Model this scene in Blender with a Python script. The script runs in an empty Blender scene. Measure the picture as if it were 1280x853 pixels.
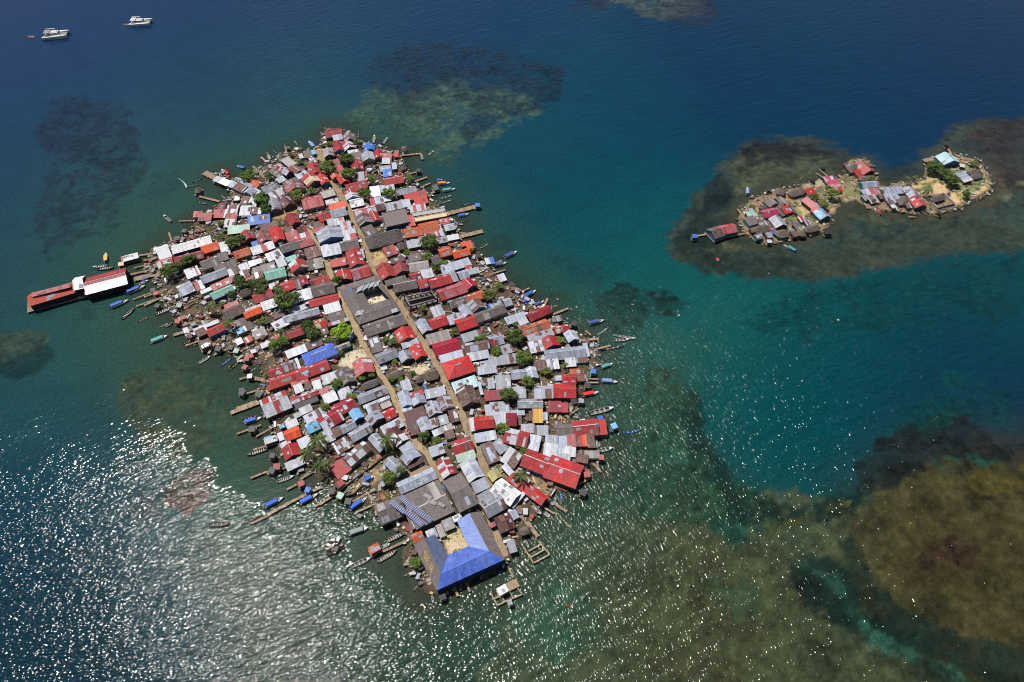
import bpy, bmesh, math, random
import numpy as np
from mathutils import Vector, Matrix

R = random.Random(11)
H, PITCH, FOC = 275.0, math.radians(50.0), 853.33
CP, SP = math.cos(PITCH), math.sin(PITCH)
GZ = 0.8                       # height of the islands above the sea
sc = bpy.context.scene
COL = sc.collection

# ---------------------------------------------------------------- survey helpers (photo pixel -> place on the ground)
def at(px, py, z=0.0):
    x = (px - 640.0) / FOC; y = (426.5 - py) / FOC
    d = (x, CP + y * SP, -SP + y * CP)
    t = (z - H) / d[2]
    return Vector((d[0] * t, d[1] * t, z))

def scale_at(px, py):
    p = at(px, py); return (p.y * CP + H * SP) / FOC

def px_of(x, y, z=0.0):
    dep = y * CP - (z - H) * SP
    v = y * SP + (z - H) * CP
    return 640 + FOC * x / dep, 426.5 - FOC * v / dep

def wpx(w, s):
    u, v = s.split(','); return (w[0] + float(u) / 7.1111, w[1] + float(v) / 7.1111)

# ---------------------------------------------------------------- materials
def lin(c):
    return tuple(((v / 255 + .055) / 1.055) ** 2.4 if v > 10 else v / 255 / 12.92 for v in c)

class NT:
    def __init__(s, name):
        s.m = bpy.data.materials.new(name); s.m.use_nodes = True
        s.t = s.m.node_tree; s.p = s.t.nodes['Principled BSDF']
    def n(s, kind, **kw):
        nd = s.t.nodes.new(kind)
        for k, v in kw.items():
            if k in nd.inputs: nd.inputs[k].default_value = v
            else: setattr(nd, k, v)
        return nd
    def l(s, a, b): s.t.links.new(a, b)
    def mixc(s, f, a, b, mode='MIX'):
        nd = s.t.nodes.new('ShaderNodeMix'); nd.data_type = 'RGBA'; nd.blend_type = mode
        for i, v in ((0, f), (6, a), (7, b)):
            if hasattr(v, 'is_output'): s.l(v, nd.inputs[i])
            elif i == 0: nd.inputs[0].default_value = v
            else: nd.inputs[i].default_value = (*v[:3], 1)
        return nd.outputs[2]
    def ramp(s, v, a, b):
        nd = s.n('ShaderNodeMapRange'); nd.inputs[1].default_value = a; nd.inputs[2].default_value = b
        s.l(v, nd.inputs[0]); return nd.outputs[0]

def weathered(name, rgb, rust=(.10, .045, .03), amt=.35, rough=.55, scale=.75, k=.82, fine=2.2, spec=.4):
    """sheet / timber surface: own colour, per-sheet tint, blotchy weathering, per-object shift"""
    w = NT(name); c = tuple(v * k for v in lin(rgb))
    tc = w.n('ShaderNodeTexCoord'); oi = w.n('ShaderNodeObjectInfo')
    mul = w.n('ShaderNodeMath', operation='MULTIPLY'); mul.inputs[1].default_value = 91.7
    w.l(oi.outputs['Random'], mul.inputs[0])
    nz = w.n('ShaderNodeTexNoise', noise_dimensions='4D', Scale=scale, Detail=6.0, Roughness=.68)
    w.l(tc.outputs['Object'], nz.inputs['Vector']); w.l(mul.outputs[0], nz.inputs['W'])
    nf = w.n('ShaderNodeTexNoise', noise_dimensions='4D', Scale=fine, Detail=3.0)
    w.l(tc.outputs['Object'], nf.inputs['Vector']); w.l(mul.outputs[0], nf.inputs['W'])
    f = w.ramp(nz.outputs[0], .52, .72)
    fa = w.n('ShaderNodeMath', operation='MULTIPLY'); fa.inputs[1].default_value = amt; w.l(f, fa.inputs[0])
    at_ = w.n('ShaderNodeAttribute', attribute_name='tint')
    base = w.mixc(1.0, c, at_.outputs['Color'], 'MULTIPLY')
    sh = w.n('ShaderNodeMapRange'); sh.inputs[3].default_value = .80; sh.inputs[4].default_value = 1.14
    w.l(oi.outputs['Random'], sh.inputs[0])
    comb = w.n('ShaderNodeCombineColor')
    for i in range(3): w.l(sh.outputs[0], comb.inputs[i])
    base = w.mixc(1.0, base, comb.outputs[0], 'MULTIPLY')
    out = w.mixc(fa.outputs[0], base, rust)
    f2 = w.n('ShaderNodeMapRange'); f2.inputs[1].default_value = .3; f2.inputs[2].default_value = .7
    f2.inputs[3].default_value = .70; f2.inputs[4].default_value = 1.22
    w.l(nf.outputs[0], f2.inputs[0]); c2 = w.n('ShaderNodeCombineColor')
    for i in range(3): w.l(f2.outputs[0], c2.inputs[i])
    out = w.mixc(1.0, out, c2.outputs[0], 'MULTIPLY')
    mp = w.n('ShaderNodeMapping'); mp.inputs['Scale'].default_value = (2.6, .28, .5); w.l(tc.outputs['Object'], mp.inputs['Vector'])
    ns = w.n('ShaderNodeTexNoise', noise_dimensions='4D', Scale=1.0, Detail=4.0, Roughness=.6); w.l(mp.outputs[0], ns.inputs['Vector']); w.l(mul.outputs[0], ns.inputs['W'])
    fs = w.n('ShaderNodeMapRange'); fs.inputs[1].default_value = .5; fs.inputs[2].default_value = .75; fs.inputs[4].default_value = amt * .9; w.l(ns.outputs[0], fs.inputs[0])
    out = w.mixc(fs.outputs[0], out, tuple(v * .8 for v in rust))
    w.l(out, w.p.inputs['Base Color'])
    w.p.inputs['Roughness'].default_value = rough
    w.p.inputs['Specular IOR Level'].default_value = spec
    bp = w.n('ShaderNodeBump', Strength=.5, Distance=.08); w.l(nf.outputs[0], bp.inputs['Height'])
    w.l(bp.outputs[0], w.p.inputs['Normal'])
    return w.m

RUST = (.11, .05, .035); GREY = (.16, .15, .145); DIRT = (.09, .075, .06)
ROOF = {
 'r': weathered('roof_weathered_red', (174, 52, 56), (.30, .15, .14), .5),
 'R': weathered('roof_bright_red', (198, 46, 46), (.36, .12, .10), .5),
 'c': weathered('roof_crimson', (160, 34, 54), (.20, .09, .09), .4),
 'x': weathered('roof_magenta_red', (190, 16, 60), (.25, .05, .08), .3),
 'd': weathered('roof_maroon', (94, 48, 50), (.05, .03, .03), .5),
 'p': weathered('roof_faded_pink', (190, 92, 98), (.40, .28, .28), .6),
 'P': weathered('roof_magenta', (196, 60, 100), (.42, .2, .26), .4),
 'O': weathered('roof_red_orange', (214, 76, 46), (.34, .12, .06), .4),
 'o': weathered('roof_orange', (226, 84, 34), (.42, .14, .07), .4),
 't': weathered('roof_terracotta', (200, 104, 66), (.30, .14, .09), .5),
 'g': weathered('roof_grey_zinc', (158, 162, 174), (.22, .20, .20), .6, .42, spec=.5),
 'l': weathered('roof_pale_zinc', (174, 182, 202), (.26, .235, .24), .65, .4, spec=.5),
 'w': weathered('roof_white', (216, 220, 230), (.40, .36, .34), .6, .45, k=.74),
 'W': weathered('roof_fresh_white', (246, 246, 246), (.6, .57, .53), .35, .4, k=.95),
 'k': weathered('roof_asbestos_grey', (120, 110, 108), (.10, .09, .085), .6, .8),
 'n': weathered('roof_rust_brown', (110, 74, 66), (.30, .28, .29), .8, .7),
 'j': weathered('roof_pale_concrete', (172, 166, 162), (.20, .18, .17), .6, .8),
 'b': weathered('roof_blue', (48, 112, 212), (.12, .25, .55), .5),
 'B': weathered('roof_sky_blue', (118, 182, 228), (.45, .6, .75), .4),
 'a': weathered('roof_mint', (140, 200, 184), (.22, .4, .34), .4),
 'q': weathered('roof_sage', (166, 194, 176), (.3, .4, .33), .5),
 'y': weathered('roof_olive', (176, 172, 108), (.3, .28, .14), .4),
 'Y': weathered('roof_mustard', (228, 176, 78), (.5, .3, .1), .4),
 'h': weathered('roof_thatch', (128, 114, 105), (.08, .07, .062), .7, .95, 1.4, fine=7.0, spec=.1),
 'e': weathered('roof_beige', (208, 194, 160), (.3, .25, .2), .5),
 'z': weathered('roof_black_sheet', (44, 47, 54), (.08, .075, .07), .5),
 'i': weathered('roof_aqua_white', (198, 228, 238), (.5, .6, .62), .3),
 'V': weathered('roof_periwinkle', (122, 148, 216), (.33, .38, .6), .6, scale=.3),
 'U': weathered('roof_royal_blue', (74, 108, 206), (.16, .23, .56), .8, scale=.25),
 'S': weathered('roof_slate_blue', (92, 104, 138), (.05, .06, .09), .75, scale=.35),
}
WALL = {k: weathered('wall_' + n, tuple(v * .86 for v in c), DIRT, .4, .85, spec=.2) for k, n, c in (
 ('n', 'brown_cane', (120, 98, 78)), ('g', 'grey_board', (128, 124, 120)), ('e', 'cream', (208, 190, 150)),
 ('T', 'turquoise', (70, 160, 165)), ('b', 'blue', (56, 96, 168)), ('w', 'whitewash', (205, 200, 192)),
 ('v', 'green', (96, 140, 104)), ('o', 'orange', (206, 112, 56)), ('B', 'pale_blue', (110, 160, 205)), ('t', 'red_earth', (168, 92, 66)))}
M = {
 'deck': weathered('jetty_boards', (176, 152, 128), (.14, .11, .085), .6, .9, .5, fine=4.0, spec=.15),
 'stone': weathered('coral_stone', (166, 146, 124), (.15, .12, .095), .6, .95, .5, fine=4.0, spec=.15),
 'post': weathered('timber_post', (104, 88, 72), DIRT, .5, .9, spec=.2),
 'dark': weathered('dark_timber_and_shade', (58, 52, 50), DIRT, .4, .9, spec=.2),
 'door': weathered('door_board', (84, 66, 54), DIRT, .4, .7),
 'glass': weathered('dark_window', (30, 36, 42), DIRT, .2, .2, spec=.6),
 'ridge': weathered('ridge_cap', (190, 186, 186), GREY, .5, .5),
 'hullw': weathered('hull_white', (205, 208, 212), GREY, .35, .45),
 'hullb': weathered('hull_blue', (40, 96, 190), (.2, .25, .35), .3, .45),
 'hulln': weathered('hull_wood', (124, 104, 86), DIRT, .5, .8),
 'hullk': weathered('hull_navy', (36, 48, 76), DIRT, .4, .6),
 'hully': weathered('hull_yellow', (188, 164, 84), DIRT, .4, .6),
 'inner': weathered('boat_inside', (112, 108, 104), (.07, .065, .06), .6, .8),
 'seat': weathered('boat_seat', (196, 192, 186), GREY, .4, .7),
 'motor': weathered('outboard_cowl', (34, 36, 42), GREY, .1, .35),
 'panel': weathered('solar_cell', (46, 66, 138), (.03, .035, .09), .4, .5, spec=.25),
 'alu': weathered('aluminium', (190, 194, 200), GREY, .3, .35),
 'tank': weathered('tank_white', (232, 232, 230), GREY, .25, .5),
 'tankb': weathered('tank_blue', (40, 100, 200), GREY, .2, .5),
 'dish': weathered('dish_pink', (222, 110, 160), (.5, .3, .38), .3, .5),
 'skin': weathered('skin', (120, 78, 56), DIRT, .1, .6),
 'foam': weathered('foam', (225, 232, 235), (.5, .6, .6), .3, .8),
}
CANOPY = {n: weathered('canopy_' + n, c, tuple(v * .6 for v in lin(c)), .4, .6) for n, c in (
 ('blue', (40, 100, 215)), ('navy', (54, 74, 150)), ('lightblue', (128, 160, 214)), ('teal', (84, 164, 164)), ('orange', (226, 116, 66)),
 ('red', (232, 36, 30)), ('yellow', (222, 176, 84)), ('grey', (140, 150, 140)), ('magenta', (196, 40, 92)))}
CANOPY['sailcloth'] = weathered('sailcloth', (150, 146, 142), GREY, .3, .8)

# ---------------------------------------------------------------- objects
def link(o, parent=None):
    COL.objects.link(o)
    if parent is not None: o.parent = parent
    return o

class MB:
    """collects faces with a material slot and a tint, becomes one mesh"""
    def __init__(s): s.v = []; s.f = []; s.mi = []; s.t = []
    def poly(s, pts, mi=0, t=1.0):
        b = len(s.v); s.v += [tuple(p) for p in pts]; s.f.append(tuple(range(b, b + len(pts)))); s.mi.append(mi); s.t.append(t)
    def box(s, x0, x1, y0, y1, z0, z1, mi=0, t=1.0):
        p = [(x0, y0, z0), (x1, y0, z0), (x1, y1, z0), (x0, y1, z0), (x0, y0, z1), (x1, y0, z1), (x1, y1, z1), (x0, y1, z1)]
        b = len(s.v); s.v += p
        for q in ((0, 3, 2, 1), (4, 5, 6, 7), (0, 1, 5, 4), (1, 2, 6, 5), (2, 3, 7, 6), (3, 0, 4, 7)):
            s.f.append(tuple(b + i for i in q)); s.mi.append(mi); s.t.append(t)
    def bar(s, a, b_, w, h, mi=0, t=1.0):
        a, b_ = Vector(a), Vector(b_); d = (b_ - a).normalized()
        u = d.cross(Vector((0, 0, 1)));
        u = (u.normalized() if u.length > 1e-3 else Vector((1, 0, 0))) * w / 2; v = u.cross(d).normalized() * h / 2
        p = [a - u - v, a + u - v, a + u + v, a - u + v, b_ - u - v, b_ + u - v, b_ + u + v, b_ - u + v]
        b = len(s.v); s.v += [tuple(q) for q in p]
        for q in ((0, 1, 2, 3), (7, 6, 5, 4), (0, 4, 5, 1), (1, 5, 6, 2), (2, 6, 7, 3), (3, 7, 4, 0)):
            s.f.append(tuple(b + i for i in q)); s.mi.append(mi); s.t.append(t)
    def tube(s, pts, rad, n=8, mi=0, t=1.0, cap=True):
        rings = []
        for i, (p, r) in enumerate(zip(pts, rad)):
            p = Vector(p); d = (Vector(pts[min(i + 1, len(pts) - 1)]) - Vector(pts[max(i - 1, 0)])).normalized()
            u = d.orthogonal().normalized(); v = d.cross(u)
            b = len(s.v); rings.append(b)
            s.v += [tuple(p + (u * math.cos(a) + v * math.sin(a)) * r) for a in (2 * math.pi * k / n for k in range(n))]
        for a, b in zip(rings, rings[1:]):
            for k in range(n):
                s.f.append((a + k, a + (k + 1) % n, b + (k + 1) % n, b + k)); s.mi.append(mi); s.t.append(t)
        if cap:
            s.f.append(tuple(rings[0] + k for k in reversed(range(n)))); s.mi.append(mi); s.t.append(t)
            s.f.append(tuple(rings[-1] + k for k in range(n))); s.mi.append(mi); s.t.append(t)
    def mesh(s, name, mats, smooth=False):
        me = bpy.data.meshes.new(name); me.from_pydata(s.v, [], s.f)
        for m in mats: me.materials.append(m)
        me.polygons.foreach_set('material_index', s.mi)
        a = me.attributes.new('tint', 'FLOAT_COLOR', 'FACE')
        c = np.ones((len(s.t), 4), 'f'); c[:, :3] = np.array([t if hasattr(t, '__len__') else (t, t, t) for t in s.t], 'f')
        a.data.foreach_set('color', c.ravel())
        if smooth: me.polygons.foreach_set('use_smooth', [True] * len(s.f))
        me.update(); return me
    def obj(s, name, mats, parent=None, smooth=False):
        if not isinstance(mats, (list, tuple)): mats = [mats]
        return link(bpy.data.objects.new(name, s.mesh(name, mats, smooth)), parent)

THINGS = []      # things that still need a label: (object, look, px)
def thing(name, cat, loc, rz=0.0, label=None, group=None, look=None):
    o = link(bpy.data.objects.new(name, None)); o.location = loc; o.rotation_euler = (0, 0, rz)
    return tag(o, cat, label, group, look)
def tag(o, cat, label=None, group=None, look=None, px=None):
    o['category'] = cat
    if group: o['group'] = group
    if label: o['label'] = label
    if look: THINGS.append((o, look, px or px_of(o.location.x, o.location.y, o.location.z)))
    return o
def copy_child(src, parent):
    c = src.copy(); COL.objects.link(c); c.parent = parent; return c

# ---------------------------------------------------------------- shorelines
SHORE = [(408,163),(432,165),(447,176),(462,182),(478,186),(490,190),(500,197),(506,206),(512,222),(520,232),(536,243),(552,258),(560,275),(574,282),(572,300),(585,310),(596,318),(614,336),(622,350),(640,358),(655,370),(668,380),(688,390),(700,402),(714,414),(732,420),(745,428),(748,445),(742,462),(735,475),(726,490),(720,505),(716,520),(722,530),(745,538),(748,548),(746,560),(752,575),(736,590),(726,600),(708,606),(694,618),(676,634),(666,648),(662,662),(652,676),(646,690),(636,702),(612,717),(590,727),(566,737),(549,743),(532,737),(520,722),(512,706),(507,688),(505,672),(488,650),(468,636),(455,618),(440,624),(428,610),(410,606),(396,592),(372,584),(356,574),(348,556),(344,540),(336,522),(330,505),(326,490),(330,476),(326,462),(304,452),(286,444),(266,432),(246,426),(232,410),(216,396),(206,374),(198,356),(186,342),(180,330),(190,316),(208,305),(228,298),(244,290),(242,280),(256,266),(276,258),(290,246),(284,232),(268,220),(284,218),(302,228),(318,226),(318,214),(332,205),(345,199),(358,190),(375,187),(390,190),(400,182)]
ISLET = [(925,263),(932,256),(945,246),(965,241),(985,236),(1000,233),(1025,226),(1032,227),(1050,222),(1060,206),(1066,200),(1082,200),(1092,214),(1098,233),(1110,233),(1125,231),(1140,229),(1155,223),(1158,205),(1168,196),(1200,195),(1222,200),(1232,212),(1240,226),(1240,238),(1222,249),(1210,252),(1202,262),(1190,262),(1172,268),(1155,268),(1130,266),(1115,264),(1095,263),(1080,257),(1070,249),(1050,256),(1040,268),(1036,282),(1028,290),(1000,297),(985,301),(968,304),(952,304),(938,298),(928,288),(924,276)]
LANES = [
 ([(397,188),(402,196),(408,206),(413,216),(417,232),(424,241),(437,264),(447,284),(457,307),(466,330),(478,352),(489,370),(499,380),(508,395),(524,416),(538,441),(549,459),(557,479),(567,500),(577,518),(590,544),(599,568),(609,592),(614,608)], 4.0),
 ([(384,286),(391,297),(397,307),(407,326),(418,355),(427,375),(441,403),(455,431),(469,457),(483,478),(496,504),(506,530),(519,553),(532,565),(543,582),(552,602)], 3.0),
 ([(551,598),(544,586),(534,586),(520,590),(505,596),(490,600)], 3.4),
 ([(600,624),(612,650),(622,672),(632,696)], 2.6),
 ([(466,330),(474,327),(482,325)], 5.0)]
ISLEPATH = [([(1046,246),(1054,243),(1060,238),(1067,235)], 1.6)]

def winding(poly): return np.array(poly, 'f')
def sdist(P, poly):
    """signed distance of points to polygon, negative inside"""
    poly = np.asarray(poly, float); n = len(poly)
    d = np.full(len(P), 1e9); ins = np.zeros(len(P), bool)
    for i in range(n):
        a, b = poly[i], poly[(i + 1) % n]; e = b - a
        w = P - a; t = np.clip((w @ e) / (e @ e), 0, 1)
        d = np.minimum(d, ((w - t[:, None] * e) ** 2).sum(1))
        c = (a[1] > P[:, 1]) != (b[1] > P[:, 1])
        with np.errstate(divide='ignore', invalid='ignore'):
            xx = (b[0] - a[0]) * (P[:, 1] - a[1]) / (b[1] - a[1]) + a[0]
        ins ^= c & (P[:, 0] < xx)
    d = np.sqrt(d); return np.where(ins, -d, d)
SHORE_W = [at(*p)[:2] for p in SHORE]; ISLET_W = [at(*p)[:2] for p in ISLET]
def on_land(x, y): return min(sdist(np.array([[x, y]]), SHORE_W)[0], sdist(np.array([[x, y]]), ISLET_W)[0])

_rng = np.random.default_rng(5); _T = _rng.random((256, 256))
def vnoise(x, y):
    xi = np.floor(x).astype(int); yi = np.floor(y).astype(int); fx = x - xi; fy = y - yi
    fx = fx * fx * (3 - 2 * fx); fy = fy * fy * (3 - 2 * fy)
    a = _T[yi & 255, xi & 255]; b = _T[yi & 255, (xi + 1) & 255]; c = _T[(yi + 1) & 255, xi & 255]; d = _T[(yi + 1) & 255, (xi + 1) & 255]
    return (a * (1 - fx) + b * fx) * (1 - fy) + (c * (1 - fx) + d * fx) * fy
def fbm(x, y, o=4):
    s = 0; a = .5; t = 0
    for i in range(o):
        s = s + a * vnoise(x * 2 ** i + 17.3 * i, y * 2 ** i + 5.1 * i); t += a; a *= .5
    return s / t                                          # 0..1
def sstep(a, b, x):
    t = np.clip((x - a) / (b - a), 0, 1); return t * t * (3 - 2 * t)

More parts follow.
